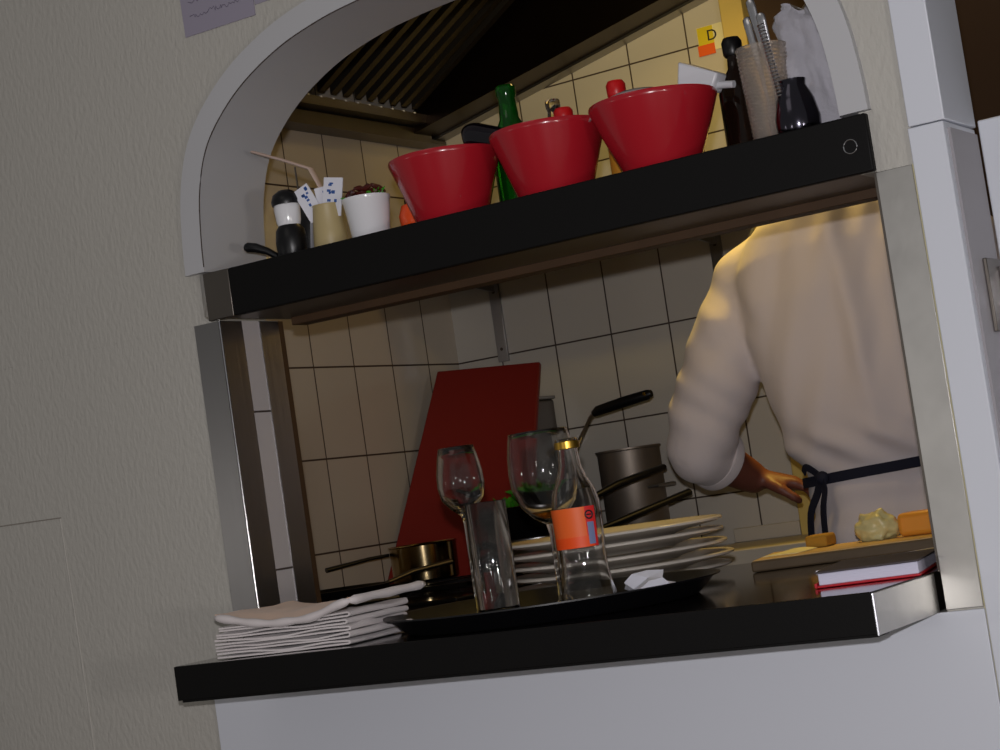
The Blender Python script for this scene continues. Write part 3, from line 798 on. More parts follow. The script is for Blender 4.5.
# black pan stand / jar under the aubergine
o = obj('dark_jar', lathe([(0, 0), (.020, 0), (.022, .003), (.022, .062), (.018, .068), (.018, .072), (0, .072)], (.497, .120, SZ), n=36), M['black_pl'], origin=(.497, .120, SZ))
tag(o, 'black jar in the gap between the left and middle red bowls', 'jar')
# white lid & scoop behind the third bowl
o = obj('white_bowl', lathe([(0, .172), (.03, .170), (.055, .160), (.070, .142), (.071, .139), (.068, .139), (.053, .156), (.028, .166), (0, .168)], (.705, .075, SZ - .053), n=48), M['white_cer'], origin=(.705, .075, SZ))
tag(o, 'upturned white bowl resting in the rightmost red bowl', 'bowl')
t = thing('plastic_scoop', (.775, .12, SZ), 'translucent plastic scoop lying over the rim of the rightmost bowl', 'scoop')
SM = Matrix.Translation((.790, .10, SZ + .112)) @ rotm(0, .35, -.1)
bm = B()
for (a, b) in (((-.022, .022), (-.014, .014)),):
    add_hex(bm, [SM @ Vector(p) for p in [(-.025, -.02, -.012), (.025, -.014, -.010), (.025, .014, -.010), (-.025, .02, -.012), (-.030, -.02, .024), (.030, -.014, .016), (.030, .014, .016), (-.030, .02, .024)]])
obj('scoop_body', bm, M['plastic_cl'], t, bevel=.003)
obj('handle', tube([SM @ Vector((.024, 0, 0)), SM @ Vector((.05, 0, .004))], .005), M['plastic_cl'], t)

# grinder (black and white)
c = Vector((.128, .035, SZ))
t = thing('pepper_mill', c, 'small black and white pepper mill at the left end of the pass shelf', 'pepper mill')
obj('base', lathe([(0, 0), (.021, 0), (.0225, .003), (.0235, .025), (.0215, .042), (.016, .050), (0, .050)], c, n=40), M['black_pl'], t)
o = obj('collar', lathe([(0, .049), (.0165, .049), (.0185, .056), (.0200, .076), (.0190, .080), (0, .080)], c, n=40), M['white_cer'], t); o['label'] = 'white glazed middle'
obj('dome', lathe([(0, .079), (.0215, .080), (.0225, .086), (.019, .096), (.010, .102), (0, .104)], c, n=36), M['black_pl'], t)
# black handle tool
o = obj('corkscrew', tube([(.056, .015, SZ + .030), (.060, .016, SZ + .029), (.072, .020, SZ + .026), (.088, .026, SZ + .018), (.100, .032, SZ + .008)], [.005, .0075, .007, .0055, .005], n=16), M['black_pl'], origin=(.07, .015, SZ))
tag(o, 'black tool handle lying left of the black and white pepper mill', 'utensil')
# folded paper behind mill
bm = B()
c = Vector((.11, .085, SZ))
o = obj('paper_cone', cloth_grid(12, 8, lambda u, v: Vector((.070 + .088 * u + .012 * v, .085 + .02 * math.sin(u * 5), SZ + .001 + v * (.055 + .02 * math.sin(u * 4 + 1)))), .001), M['paper'], origin=c)
tag(o, 'white folded paper standing behind the pepper mill', 'paper')
# dark tin behind + thin rod
t = thing('black_tin', (.10, .12, SZ), 'low black tin with a thin metal rod behind the pepper mill', 'tin')
obj('tin_body', lathe([(0, 0), (.035, 0), (.036, .002), (.036, .088), (.034, .092), (0, .092)], (.098, .13, SZ), n=40), M['black_pl'], t)
obj('rod', tube([(.083, .13, SZ + .09), (.083, .13, SZ + .155)], .0014, n=8), M['steel_dark'], t)
# beige cup with sachets
c = Vector((.190, .048, SZ))
t = thing('beige_cup', c, 'beige cup right of the pepper mill, holding white sachets', 'cup')
obj('cup_body', lathe([(0, 0), (.0245, 0), (.0265, .003), (.0245, .030), (.0205, .066), (.0215, .068), (.0190, .068), (.022, .030), (.0235, .006), (0, .005)], c, n=40), M['beige'], t)
for i, (dx, dy, rz, ry, L, w) in enumerate([(-.013, -.006, .25, -.42, .055, .026), (.010, -.004, .1, .22, .056, .032), (-.002, .010, .5, -.1, .048, .028)]):
    SMx = Matrix.Translation(c + Vector((dx, dy, .050))) @ rotm(0, ry, rz)
    t = thing('sugar_sachet', c + Vector((dx, dy, .05)), ['white sachet with blue print leaning left out of the beige cup', 'white sachet with blue print, upright at right in the beige cup', 'white sachet half hidden behind the others in the beige cup'][i], 'sachet', 'sachets in the beige cup')
    s_ = obj('wrapper', box(-w / 2, w / 2, -.0012, .0012, 0, L, M=SMx), M['paper'], t, bevel=.0004)
    bm = B(); rn = random.Random(i)
    for k in range(9):
        x = rn.uniform(-w * .3, w * .25); z = L * rn.uniform(.35, .85)
        add_box(bm, x, x + w * rn.uniform(.08, .2), -.0018, -.0012, z, z + L * rn.uniform(.04, .10), M=SMx)
    obj('print', bm, M['ink_b'], t, smooth=False)
# wooden stirrer
o = obj('wooden_stirrer', tube([(.060, .06, SZ + .178), (.110, .062, SZ + .155), (.160, .064, SZ + .130), (.180, .06, SZ + .090)], [.006, .0065, .007, .005], n=10, flat=.35), M['stick'], origin=(.19, .05, SZ))
tag(o, 'pale flat wooden stirrer sticking out left from the beige cup', 'stirrer')
# white bucket with dried chillies
c = Vector((.262, .048, SZ))
t = thing('white_pot', c, 'small white ceramic pot between the beige cup and the leftmost red bowl', 'pot')
obj('pot_body', lathe([(0, 0), (.026, 0), (.0275, .003), (.034, .057), (.0355, .060), (.0355, .064), (.0335, .064), (.032, .058), (.026, .008), (0, .007)], c, n=56), M['white_cer'], t)
bm = B(); rn = random.Random(5)
for k in range(60):
    a = rn.random() * 6.28; r = .026 * math.sqrt(rn.random()); z = .062 + .026 * rn.random() * (1 - r / .045)
    p = c + Vector((r * math.cos(a), r * math.sin(a), z)); dlt = Vector((rn.uniform(-1, 1), rn.uniform(-1, 1), rn.uniform(-.6, .8))).normalized() * .009
    add_tube(bm, [p - dlt, p, p + dlt], [.002, .0048, .0015], n=7)
o = obj('dried_chillies', bm, M['darkred'], origin=c)
tag(o, 'dark red dried chillies heaped in the small white pot', 'chillies', kind='stuff')
o = obj('green_garnish', leafmesh(c + Vector((.022, -.008, .066)), .010, 10, 8, .6, .008), M['green_leaf'], origin=c)
tag(o, 'bright green leaf tips at the right rim of the small white pot', 'garnish', kind='stuff')
o = obj('green_garnish', leafmesh(c + Vector((-.030, -.006, .064)), .006, 8, 9, .6, .007), M['green_leaf'], origin=c)
tag(o, 'bright green leaf tips between the sachets and the small white pot', 'garnish', kind='stuff')
# orange item
o = obj('orange_pepper', lathe([(0, .0), (.016, .001), (.024, .012), (.0255, .028), (.020, .043), (.010, .047), (0, .044)], (.322, .082, SZ), n=32), M['orange'], origin=(.322, .082, SZ))
tag(o, 'shiny orange pepper between the small white pot and leftmost red bowl', 'pepper')
# brown lumps behind (garlic/ginger)
o = obj('brown_jar', lathe([(0, 0), (.030, 0), (.031, .003), (.031, .085), (.025, .09), (0, .09)], (.300, .145, SZ), n=36), M['wood_brown'], origin=(.30, .145, SZ))
tag(o, 'brown jar behind the small white pot', 'jar')

# cutlery holder
c = Vector((.899, .055, SZ))
t = thing('cutlery_holder', c, 'ribbed clear cutlery holder near the right end of the pass shelf', 'cutlery holder')
bm = B()
pr_ = [(0, 0), (.025, 0)]
for k in range(24): pr_ += [(.026 + .00025 * k, .003 + k * .0052), (.0275 + .00025 * k, .0055 + k * .0052)]
pr_ += [(.0330, .128)] + [(.0315, .127), (.0245, .006), (0, .005)]
obj('holder_body', lathe(pr_, c, n=48), M['ribbed'], t)
def cutlery(name, p0, p1, kind, lbl, cat):
    p0 = Vector(p0); p1 = Vector(p1); t = thing(name, p0, lbl, cat, 'cutlery in the ribbed holder')
    d = p1 - p0
    obj('handle', tube([p0 + d * .3, p0 + d * .5, p0 + d * .93, p0 + d * .985, p1], [.0025, .0030, .0062, .0060, .003], n=12, flat=.35, up=(0, 1, 0)), M['chrome'], t)
    if kind == 'spoon':
        bmm = lathe([(0, -1), (.5, -.86), (.86, -.5), (1, 0), (.86, .5), (.5, .86), (0, 1)], (0, 0, 0), n=20)
        Mx = Matrix.Translation(p0 + d * .17) @ d.to_track_quat('Z', 'Y').to_matrix().to_4x4() @ Matrix.Diagonal((.013, .003, .024, 1))
        bmesh.ops.transform(bmm, matrix=Mx, verts=bmm.verts); obj('spoon_bowl', bmm, M['chrome'], t)
    elif kind == 'fork':
        bmm = B(); x = Vector((1, 0, 0))
        for k in (-1.5, -.5, .5, 1.5): add_tube(bmm, [p0 + x * k * .004, p0 + d * .15 + x * k * .004, p0 + d * .31], .0014, n=6)
        obj('tines', bmm, M['chrome'], t)
    else:
        obj('blade', tube([p0, p0 + d * .1, p0 + d * .31], [.003, .007, .006], n=10, flat=.2, up=(0, 1, 0)), M['chrome'], t)
cutlery('table_spoon', (.915, .060, SZ + .012), (.898, .045, SZ + .190), 'spoon', 'steel handle standing tallest in the ribbed cutlery holder', 'spoon')
cutlery('fork', (.905, .050, SZ + .012), (.884, .060, SZ + .172), 'fork', 'dull fork handle leaning left in the ribbed cutlery holder', 'fork')
cutlery('knife', (.925, .052, SZ + .012), (.915, .030, SZ + .165), 'knife', 'knife handle in front of the tallest spoon in the cutlery holder', 'knife')
# coil of bright rings, put in to make a dotted line of highlights
bm = B(); pts = []
for k in range(420):
    a = k * .45; z = k / 420 * .135
    pts.append((.938 + .0042 * math.cos(a) - z * .13, .014 + .0042 * math.sin(a), SZ + .012 + z))
add_tube(bm, pts, .0011, n=6)
o = obj('highlight_coil', bm, M['chrome'], origin=(.938, .012, SZ))
tag(o, 'bright wire coil put in for a dotted line of highlights before the cutlery holder', 'glints')
# dark bowl of a large ladle, built as an upright vessel
c = Vector((.948, .072, SZ))
t = thing('dark_ladle', c, 'dark shiny ladle bowl between cutlery holder and grey towel', 'ladle_bowl')
obj('ladle_body', lathe([(0, 0), (.026, 0), (.028, .004), (.029, .020), (.024, .045), (.016, .062), (.017, .070), (.015, .070), (.014, .062), (.022, .044), (.026, .02), (0, .006)], (.945, .028, SZ), n=40), mat('dark_chrome', (80, 78, 88), .15, 1.0), t)
# towel
def towel(u, v):
    # u round, v up
    a = u * 2 * PI
    r1 = .040 * (1 - .25 * v) * (1 + .18 * math.sin(3 * a + 4 * v) + .35 * noise.noise(Vector((math.cos(a) * 2, math.sin(a) * 2, v * 5))) + .22 * noise.noise(Vector((math.cos(a) * 5, math.sin(a) * 5, v * 12))))
    z = v * .172
    cx = .972 - .030 * v; cy = .088
    if v > .96: r1 *= .55
    return Vector((cx + r1 * math.cos(a) * 1.0, cy + r1 * math.sin(a) * .75, SZ + .001 + z + .008 * math.sin(2 * a) * v))
bm = B(); nu, nv = 48, 26
g = [[bm.verts.new(towel(i / nu, j / nv)) for j in range(nv + 1)] for i in range(nu)]
for i in range(nu):
    for j in range(nv): bm.faces.new((g[i][j], g[(i + 1) % nu][j], g[(i + 1) % nu][j + 1], g[i][j + 1]))
bm.faces.new([g[i][nv] for i in range(nu)]); bm.faces.new([g[i][0] for i in reversed(range(nu))])
o = obj('towel', bm, M['towel'], origin=(.97, .08, SZ), angle=80)
tag(o, 'bunched grey white towel at the right end of the pass shelf', 'towel')

# ------------------------------------------------------------------ the cook
def ring_loft(bm, secs, n=28):
    """secs: list of (center, u, v) with u,v half-axis vectors; capped; superellipse-ish"""
    rings = []
    for c, u, v in secs:
        c = Vector(c); u = Vector(u); v = Vector(v); rg = []
        for k in range(n):
            a = 2 * PI * k / n; ca, sa = math.cos(a), math.sin(a)
            e = .88
            rg.append(bm.verts.new(c + u * (math.copysign(abs(ca) ** e, ca)) + v * (math.copysign(abs(sa) ** e, sa))))
        rings.append(rg)
    for a, b in zip(rings, rings[1:]):
        for k in range(n): bm.faces.new((a[k], a[(k + 1) % n], b[(k + 1) % n], b[k]))
    bm.faces.new(list(reversed(rings[0]))); bm.faces.new(rings[-1])

def limb(bm, pts, rads, n=20, k=5, flat=1.0):
    P = smooth_curve(pts, k); m = len(pts) - 1; R = []
    for i in range(len(P)):
        s = i / (len(P) - 1) * m; j = min(int(s), m - 1); f = s - j; R.append(rads[j] * (1 - f) + rads[j + 1] * f)
    add_tube(bm, P, R, n=n, flat=flat)
    # round ends
    for p, r in ((P[0], R[0]), (P[-1], R[-1])):
        bmesh.ops.create_uvsphere(bm, u_segments=16, v_segments=10, radius=r * .99, matrix=Matrix.Translation(p))

def fuse(bm, voxel, smooth=6, fac=.5):
    """voxel-union of the overlapping closed shells into one continuous skin"""
    me = bpy.data.meshes.new('tmp'); bmesh.ops.recalc_face_normals(bm, faces=bm.faces); bm.to_mesh(me); bm.free()
    o = bpy.data.objects.new('tmp', me); COL.objects.link(o)
    md = o.modifiers.new('r', 'REMESH'); md.mode = 'VOXEL'; md.voxel_size = voxel
    md = o.modifiers.new('s', 'SMOOTH'); md.factor = fac; md.iterations = smooth
    bpy.context.view_layer.update()
    dg = bpy.context.evaluated_depsgraph_get()
    m2 = bpy.data.meshes.new_from_object(o.evaluated_get(dg))
    bpy.data.objects.remove(o); bpy.data.meshes.remove(me)
    out = B(); out.from_mesh(m2); bpy.data.meshes.remove(m2)
    return out

yaw = math.radians(12)
FW = Vector((-math.sin(yaw), math.cos(yaw), 0)); RT = Vector((math.cos(yaw), math.sin(yaw), 0)); UP = Vector((0, 0, 1))
def sec(c, hw, hd, tilt=0.0):
    v = FW * math.cos(tilt) - UP * math.sin(tilt)
    return (Vector(c), RT * hw, v * hd)
cook = thing('person', (.64, 1.0, 0), 'person in a white jacket and navy apron seen from behind, bending over the work', 'person')
# torso centre line: feet at y=1.0, bending forward at the waist
TS = [((.645, 1.02, .86), .150, .105, 0), ((.642, 1.02, .97), .160, .110, 0), ((.640, 1.015, 1.05), .155, .105, .02), ((.638, 1.01, 1.12), .146, .100, .05), ((.634, 1.015, 1.20), .152, .105, .12),
      ((.622, 1.03, 1.30), .172, .112, .2), ((.610, 1.05, 1.40), .188, .115, .28), ((.604, 1.08, 1.48), .180, .108, .38), ((.600, 1.115, 1.545), .120, .085, .5), ((.600, 1.14, 1.58), .065, .065, .6)]
SHL = Vector((.405, 1.045, 1.488)); SHR = Vector((.795, 1.125, 1.488))
ELL = Vector((.287, .965, 1.205)); WRL = Vector((.318, 1.118, 1.138)); HNL = Vector((.360, 1.140, 1.126))
ELR = Vector((.885, 1.13, 1.22)); WRR = Vector((.74, 1.33, 1.12)); HNR = Vector((.70, 1.37, 1.10))
HEAD = Vector((.588, 1.245, 1.665))
bm = B()
ring_loft(bm, [sec(c, hw, hd, t_) for c, hw, hd, t_ in TS])
limb(bm, [(.600, 1.12, 1.56), (.596, 1.165, 1.60), (.592, 1.20, 1.63)], [.058, .054, .055])
# head: bowed forward
hq = Matrix.Translation(HEAD) @ Matrix.Rotation(yaw, 4, 'Z') @ Matrix.Rotation(math.radians(-42), 4, 'X')
def hp(x, y, z): return hq @ Vector((x, y, z))
vs = bmesh.ops.create_uvsphere(bm, u_segments=24, v_segments=16, radius=1, matrix=hq @ Matrix.Diagonal((.075, .095, .105, 1)))
bmesh.ops.create_uvsphere(bm, u_segments=20, v_segments=12, radius=1, matrix=hq @ Matrix.Translation((0, .030, -.062)) @ Matrix.Diagonal((.055, .060, .058, 1)))
add_tube(bm, [hp(0, .088, .012), hp(0, .100, -.010), hp(0, .112, -.028), hp(0, .098, -.036)], [.008, .011, .014, .009], n=10)
for s in (-1, 1):
    bmesh.ops.create_uvsphere(bm, u_segments=12, v_segments=8, radius=1, matrix=hq @ Matrix.Translation((.077 * s, .0, -.012)) @ Matrix.Diagonal((.009, .018, .031, 1)))
# arms
for SH, EL, WR, HN in ((SHL, ELL, WRL, HNL), (SHR, ELR, WRR, HNR)):
    limb(bm, [SH + Vector((0, 0, .0)), (SH + EL) / 2, EL], [.052, .045, .038])
    limb(bm, [EL, EL * .6 + WR * .4, WR], [.040, .041, .030])
    d = (HN - WR).normalized(); side = d.cross(UP).normalized(); palm = d.cross(side).normalized()
    Mh = Matrix((tuple(side) + (0,), tuple(d) + (0,), tuple(side.cross(d)) + (0,), (0, 0, 0, 1))).transposed()
    Mh = Matrix.Translation(WR) @ Mh
    H = lambda x, y, z: Mh @ Vector((x, y, z))
    ring_loft(bm, [(H(0, -.01, 0), (Mh.to_3x3() @ Vector((.026, 0, 0))), (Mh.to_3x3() @ Vector((0, 0, .018)))),
                   (H(0, .03, 0), (Mh.to_3x3() @ Vector((.034, 0, 0))), (Mh.to_3x3() @ Vector((0, 0, .017)))),
                   (H(0, .08, -.002), (Mh.to_3x3() @ Vector((.040, 0, 0))), (Mh.to_3x3() @ Vector((0, 0, .014)))),
                   (H(0, .092, -.004), (Mh.to_3x3() @ Vector((.036, 0, 0))), (Mh.to_3x3() @ Vector((0, 0, .010))))], n=18)
    inner_s = 1 if SH is SHL else -1
    for k, (fx, L) in enumerate(((-.029, .066), (-.010, .076), (.010, .071), (.028, .056))):
        L2 = L; c1 = .018 + .003 * k
        add_tube(bm, [H(fx, .078, -.003), H(fx * 1.08, .078 + L2 * .45, -.010), H(fx * 1.05, .078 + L2 * .66, -.010 - L2 * .30), H(fx, .078 + L2 * .55, -.010 - L2 * .62)], [.0095, .0092, .0085, .0070], n=10)
    tx = .034 * inner_s * 1
    add_tube(bm, [H(tx * .7, .022, -.004), H(tx * 1.45, .050, -.016), H(tx * 1.5, .076, -.028), H(tx * 1.2, .092, -.036)], [.013, .0115, .010, .0075], n=10)
# legs
for s in (-1, 1):
    hip = Vector((.645, 1.02, .88)) + RT * s * .085
    kn = hip + Vector((0, .02, -.40)) + RT * s * .02; an = Vector((kn.x, kn.y - .03, .09)) + RT * s * .015
    limb(bm, [hip, (hip + kn) / 2, kn, (kn + an) / 2 + Vector((0, -.01, .04)), an], [.085, .075, .055, .055, .038])
    limb(bm, [an + Vector((0, -.02, -.045)), an + FW * .08 + Vector((0, 0, -.05)), an + FW * .15 + Vector((0, 0, -.062))], [.036, .034, .024], flat=.8)
obj('body', fuse(bm, .006, 3), M['skin'], cook, angle=180)
# face details + hair
for s in (-1, 1):
    hd = B(); bmesh.ops.create_uvsphere(hd, u_segments=14, v_segments=10, radius=.0125, matrix=Matrix.Translation(hp(.031 * s, .080, .008)))
    obj('eye', hd, M['eye'], cook)
obj('mouth', tube([hp(-.022, .086, -.060), hp(0, .0935, -.058), hp(.022, .086, -.060)], [.003, .005, .003], n=8), M['lip'], cook)
hb = B(); bmesh.ops.create_uvsphere(hb, u_segments=32, v_segments=20, radius=1, matrix=Matrix.Diagonal((.081, .100, .110, 1)))
bmesh.ops.delete(hb, geom=[v for v in hb.verts if (v.co.y > .035 and v.co.z < .055) or v.co.z < -.055], context='VERTS')
bmesh.ops.solidify(hb, geom=list(hb.faces), thickness=.006)
for v in hb.verts: v.co *= 1 + .02 * noise.noise(v.co * 60)
bmesh.ops.transform(hb, matrix=hq, verts=hb.verts)
obj('hair', hb, M['hair'], cook)

# jacket: torso + sleeves, fused then creased
bm = B()
JS = [((.645, 1.02, .83), .185, .135, 0), ((.643, 1.02, .93), .183, .135, 0), ((.641, 1.018, 1.03), .172, .126, .0), ((.639, 1.012, 1.09), .160, .116, .03), ((.638, 1.010, 1.118), .150, .108, .05), ((.638, 1.008, 1.140), .158, .116, .06), ((.635, 1.008, 1.170), .172, .128, .08),
      ((.629, 1.015, 1.23), .186, .134, .14), ((.617, 1.030, 1.32), .202, .138, .22), ((.606, 1.045, 1.41), .216, .140, .30), ((.600, 1.06, 1.48), .216, .136, .38), ((.598, 1.07, 1.545), .192, .120, .45), ((.598, 1.085, 1.60), .155, .095, .55), ((.598, 1.105, 1.640), .112, .070, .6), ((.598, 1.13, 1.665), .072, .055, .7)]
ring_loft(bm, [sec(c, hw, hd_, t_) for c, hw, hd_, t_ in JS], n=40)
for SH, EL, WR in ((SHL, ELL, WRL), (SHR, ELR, WRR)):
    d = (WR - EL).normalized()
    nk = Vector((.598, 1.10, 1.560))
    limb(bm, [nk * .55 + SH * .45 + Vector((0, 0, .030)), nk * .25 + SH * .75 + Vector((0, 0, .012)), SH], [.080, .078, .073])
    limb(bm, [SH + Vector((0, 0, -.005)), SH * .6 + EL * .4 + Vector((0, -.012, 0)), SH * .25 + EL * .75 + Vector((0, -.008, 0)), EL + Vector((0, 0, -.005))], [.074, .075, .071, .059])
    limb(bm, [EL + Vector((0, 0, -.004)), EL + d * .040], [.059, .056])
jb = fuse(bm, .007, 8, .5)
jb.normal_update()
sp = (SHL + SHR) / 2
for v in jb.verts:
    p = v.co; loc = p - Vector((.63, 1.0, 1.3)); x = loc.dot(RT); z = p.z
    tt = max(0, min(1, ((p - SHL).dot((ELL - SHL).normalized()) + .04) / .14)); ux = max(0, min(1, (-x - .165) / .05))
    wa = tt * tt * (3 - 2 * tt) * ux * ux * (3 - 2 * ux)
    dsp = 0.0
    if True:
        q = Vector((x * 9 + z * 1.8, z * 2.0, 4.0)); dsp += .015 * noise.noise(q) + .009 * noise.noise(Vector((x * 22 - z * 5, z * 4.5, 1)))
        # long fold down from the neck and drape above the waist
        f = x + .02 + (1.5 - z) * -.10
        dsp += .010 * math.exp(-(f / .018) ** 2) * max(0, min(1, (z - 1.15) * 6))
        dsp -= .008 * math.exp(-((f - .045) / .022) ** 2) * max(0, min(1, (z - 1.2) * 5))
        dsp += .006 * math.sin(z * 70 + x * 9 + 2 * noise.noise(Vector((x * 6, z * 6, 0)))) * math.exp(-((z - 1.05) / .06) ** 2)
        dsp += .005 * math.sin((z + x * .8) * 85) * math.exp(-((z - 1.17) / .035) ** 2)
    tor = dsp; dsp = 0.0
    if True:
        t_ = (p - SHL).dot((ELL - SHL).normalized())
        dsp += .007 * noise.noise(Vector((x * 14, (z + x * .8) * 16, 2))) + .0022 * math.sin((z + x * .9) * 75 + 3 * noise.noise(p * 8)) * math.exp(-((z - 1.27) / .10) ** 2)
        dsp += .002 * math.sin((z - x * .6) * 60) * math.exp(-((z - 1.40) / .05) ** 2)
    v.co += v.normal * (tor * (1 - wa) + dsp * wa)
# keep only the rolled sleeve: open cuffs show forearm naturally
obj('jacket', jb, M['jacket'], cook, angle=180)
for nm, EL, WR in (('l', ELL, WRL), ('r', ELR, WRR)):
    d = (WR - EL).normalized()
    Mx = Matrix.Translation(EL + d * .052) @ d.to_track_quat('Z', 'Y').to_matrix().to_4x4()
    o = obj('cuff', lathe([(.042, -.012), (.058, -.010), (.0605, 0), (.0600, .010), (.056, .014), (.040, .012)], (0, 0, 0), n=40, M=Mx, closed=True), M['jacket'], cook)
# collar
Mx = Matrix.Translation((.598, 1.150, 1.625)) @ Matrix.Rotation(yaw, 4, 'Z') @ Matrix.Rotation(math.radians(-48), 4, 'X')
obj('collar', lathe([(.062, -.015), (.066, -.014), (.064, .025), (.060, .026)], (0, 0, 0), n=40, M=Mx, closed=True), M['jacket'], cook)
# trousers and shoes
bm = B()
ring_loft(bm, [sec((.645, 1.02, .80), .165, .115), sec((.645, 1.02, .90), .170, .118), sec((.645, 1.02, .97), .162, .112)])
for s in (-1, 1):
    hip = Vector((.645, 1.02, .86)) + RT * s * .085
    kn = hip + Vector((0, .02, -.38)) + RT * s * .02; an = Vector((kn.x, kn.y - .03, .10)) + RT * s * .015
    limb(bm, [hip, (hip + kn) / 2, kn, (kn + an) / 2, an], [.098, .090, .074, .068, .062])
obj('trousers', fuse(bm, .010, 6), M['trouser'], cook, angle=180)
for s in (-1, 1):
    an = Vector((.645, 1.01, 0)) + RT * s * .12
    bm = B(); limb(bm, [an - FW * .045 + UP * .045, an + FW * .05 + UP * .046, an + FW * .16 + UP * .036], [.045, .046, .034]);
    for v in bm.verts: v.co.z = max(v.co.z, .001)
    obj('shoe', bm, M['shoe'], cook)
# apron strings and apron front
def torso_pt(a, z, out=.006):
    """point on the jacket surface at angle a (0 = right, -90deg = back)"""
    for (s0, s1) in zip(JS, JS[1:]):
        if s0[0][2] <= z <= s1[0][2]:
            f = (z - s0[0][2]) / (s1[0][2] - s0[0][2]); break
    c = Vector(s0[0]).lerp(Vector(s1[0]), f); hw = s0[1] * (1 - f) + s1[1] * f + out; hd2 = s0[2] * (1 - f) + s1[2] * f + out
    ca, sa = math.cos(a), math.sin(a); e = .88
    return c + RT * hw * math.copysign(abs(ca) ** e, ca) + FW * hd2 * math.copysign(abs(sa) ** e, sa)
def tape(pts, w, th, up):
    bm = B(); P = smooth_curve(pts, 4); rows = []
    for i, p in enumerate(P):
        tg = (P[min(i + 1, len(P) - 1)] - P[max(0, i - 1)]).normalized(); out = Vector(up).normalized(); wd = tg.cross(out).normalized()
        rows.append([bm.verts.new(p + wd * w / 2 + out * th / 2), bm.verts.new(p - wd * w / 2 + out * th / 2), bm.verts.new(p - wd * w / 2 - out * th / 2), bm.verts.new(p + wd * w / 2 - out * th / 2)])
    for a, b in zip(rows, rows[1:]):
        for k in range(4): bm.faces.new((a[k], a[(k + 1) % 4], b[(k + 1) % 4], b[k]))
    bm.faces.new(rows[0]); bm.faces.new(list(reversed(rows[-1]))); return bm
bm = B(); rows = []
N = 64
for k in range(N):
    a = 2 * PI * k / N
    zc_ = 1.124 + .008 * math.cos(a)
    rows.append([bm.verts.new(torso_pt(a, zc_ - .009, .010)), bm.verts.new(torso_pt(a, zc_ + .009, .010)), bm.verts.new(torso_pt(a, zc_ + .009, -.004)), bm.verts.new(torso_pt(a, zc_ - .009, -.004))])
for k in range(N):
    p, q = rows[k], rows[(k + 1) % N]
    for j in range(4): bm.faces.new((p[j], p[(j + 1) % 4], q[(j + 1) % 4], q[j]))
apron = obj('apron_string', bm, M['navy'], cook, angle=60)
KA = math.radians(-128)
K = torso_pt(KA, 1.122, .014); outd = (K - Vector((.638, 1.01, 1.122))).normalized()
sidev = outd.cross(UP).normalized()
if sidev.dot(RT) < 0: sidev = -sidev
bm = B(); bmesh.ops.create_uvsphere(bm, u_segments=14, v_segments=10, radius=1, matrix=Matrix.Translation(K + outd * .004) @ Matrix.Diagonal((.012, .010, .012, 1)))
obj('knot', bm, M['navy'], apron)
kk = K + outd * .008
obj('string_tail', tape([kk, kk - sidev * .016 + UP * -.025, kk - sidev * .032 + UP * -.06 + outd * .01, kk - sidev * .040 - UP * .115 + outd * .012], .017, .003, outd), M['navy'], apron)
obj('string_tail', tape([kk, kk + sidev * .008 - UP * .02, kk + sidev * .011 - UP * .06 + outd * .012, kk + sidev * .008 - UP * .135 + outd * .014], .015, .003, outd), M['navy'], apron)
obj('string_loop', tape([kk, kk - sidev * .012 + UP * .010, kk - sidev * .034 + UP * .022 + outd * .004, kk - sidev * .050 + UP * .012], .012, .003, outd), M['navy'], apron)
obj('apron', cloth_grid(20, 24, lambda u, v: torso_pt(math.radians(30 + 120 * u), .84 + .275 * v, .012) + Vector((0, 0, -.0)), .002), M['navy'], cook)

# ------------------------------------------------------------------ lights
def look_light(kind, name, loc, target, energy, color, size=.1, **k):
    l = bpy.data.lights.new(name, kind); l.energy = energy; l.color = color
    if kind == 'AREA': l.size = size
    if kind == 'POINT': l.shadow_soft_size = size
    if kind == 'SPOT': l.shadow_soft_size = size; l.spot_size = k.get('angle', 1.2); l.spot_blend = k.get('blend', .5)
    o = bpy.data.objects.new(name, l); COL.objects.link(o); o.location = loc
    o.rotation_euler = (Vector(target) - Vector(loc)).to_track_quat('-Z', 'Y').to_euler()
    return o
CAM = Vector((1.8321, -2.247, 1.1527))
Uv = Vector((.15917, .01796, .98709)); Rv = Vector((.84139, .52057, -.14515)); Fv = Vector((-.51646, .85363, .06775))
look_light('SPOT', 'camera_flash', CAM + Uv * .065 - Rv * .01 + Fv * .01, CAM + Fv * 3, 92, (1.0, .97, .99), .012, angle=math.radians(110), blend=.6)
look_light('AREA', 'kitchen_lamp', (.50, 1.05, 2.62), (.50, 1.05, 0), 2.0, (1.0, .66, .20), .35)
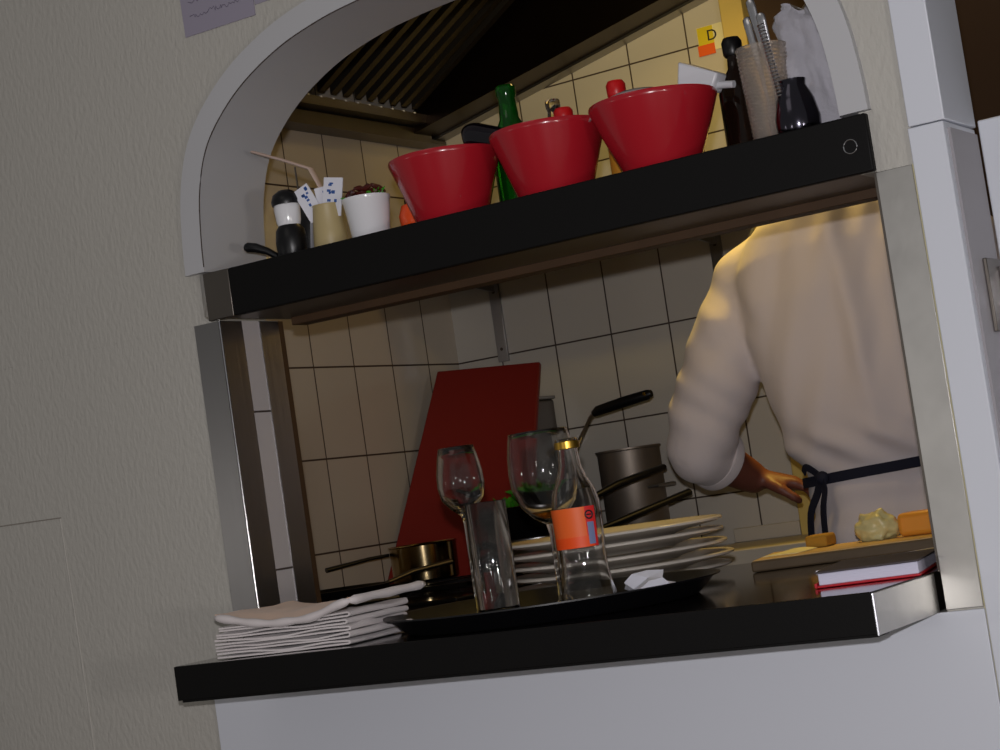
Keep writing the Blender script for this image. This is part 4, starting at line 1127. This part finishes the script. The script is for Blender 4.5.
look_light('SPOT', 'hood_lamp', (.42, .80, 2.10), (-.10, 1.68, 2.02), 14, (1.0, .74, .22), .04, angle=math.radians(70), blend=1.0)
look_light('SPOT', 'hood_lamp', (.50, 1.25, 2.28), (.47, 1.03, 1.55), 48, (1.0, .66, .12), .05, angle=math.radians(56), blend=1.0)
look_light('POINT', 'unseen_light', (.25, -2.3, 1.10), (0, 0, 0), 4.5, (1.0, .95, .9), .05)  # out of view, put in for the highlight on the right jamb
look_light('POINT', 'unseen_light', (-1.9, -2.25, 1.18), (0, 0, 0), 4.0, (1.0, .95, .9), .08)  # out of view, put in for the highlight on the left jamb
look_light('AREA', 'dining_ceiling_lamp', (.3, -1.6, 2.75), (.3, -1.0, 1.0), 1.2, (1.0, .93, .86), .8)
look_light('POINT', 'unseen_light', (2.9, -1.9, .95), (0, 0, 0), 28, (1.0, .95, .9), .12)  # added fill without a known source, lifts the arch soffit and lower panel
look_light('SPOT', 'warm_fill', (.42, .42, 2.00), (.60, .95, 1.42), 4.5, (1.0, .72, .32), .06, angle=math.radians(62), blend=1.0)  # added warm spot, no lamp known here; tints the cook's back
w = bpy.data.worlds.new('World'); scene.world = w; w.use_nodes = True
w.node_tree.nodes['Background'].inputs[0].default_value = (.95, .93, .9, 1)
w.node_tree.nodes['Background'].inputs[1].default_value = .13

# ------------------------------------------------------------------ camera
cd = bpy.data.cameras.new('Camera'); cam = bpy.data.objects.new('Camera', cd); COL.objects.link(cam)
cd.sensor_fit = 'HORIZONTAL'; cd.sensor_width = 36; cd.lens = 1927.64 / 1000 * 36
cd.clip_start = .05
cam.matrix_world = Matrix(((Rv.x, Uv.x, -Fv.x, CAM.x), (Rv.y, Uv.y, -Fv.y, CAM.y), (Rv.z, Uv.z, -Fv.z, CAM.z), (0, 0, 0, 1)))
scene.camera = cam
scene.view_settings.view_transform = 'Standard'; scene.view_settings.look = 'None'
scene.view_settings.gamma = 1; scene.view_settings.use_curve_mapping = False
scene.view_settings.exposure = 0.0
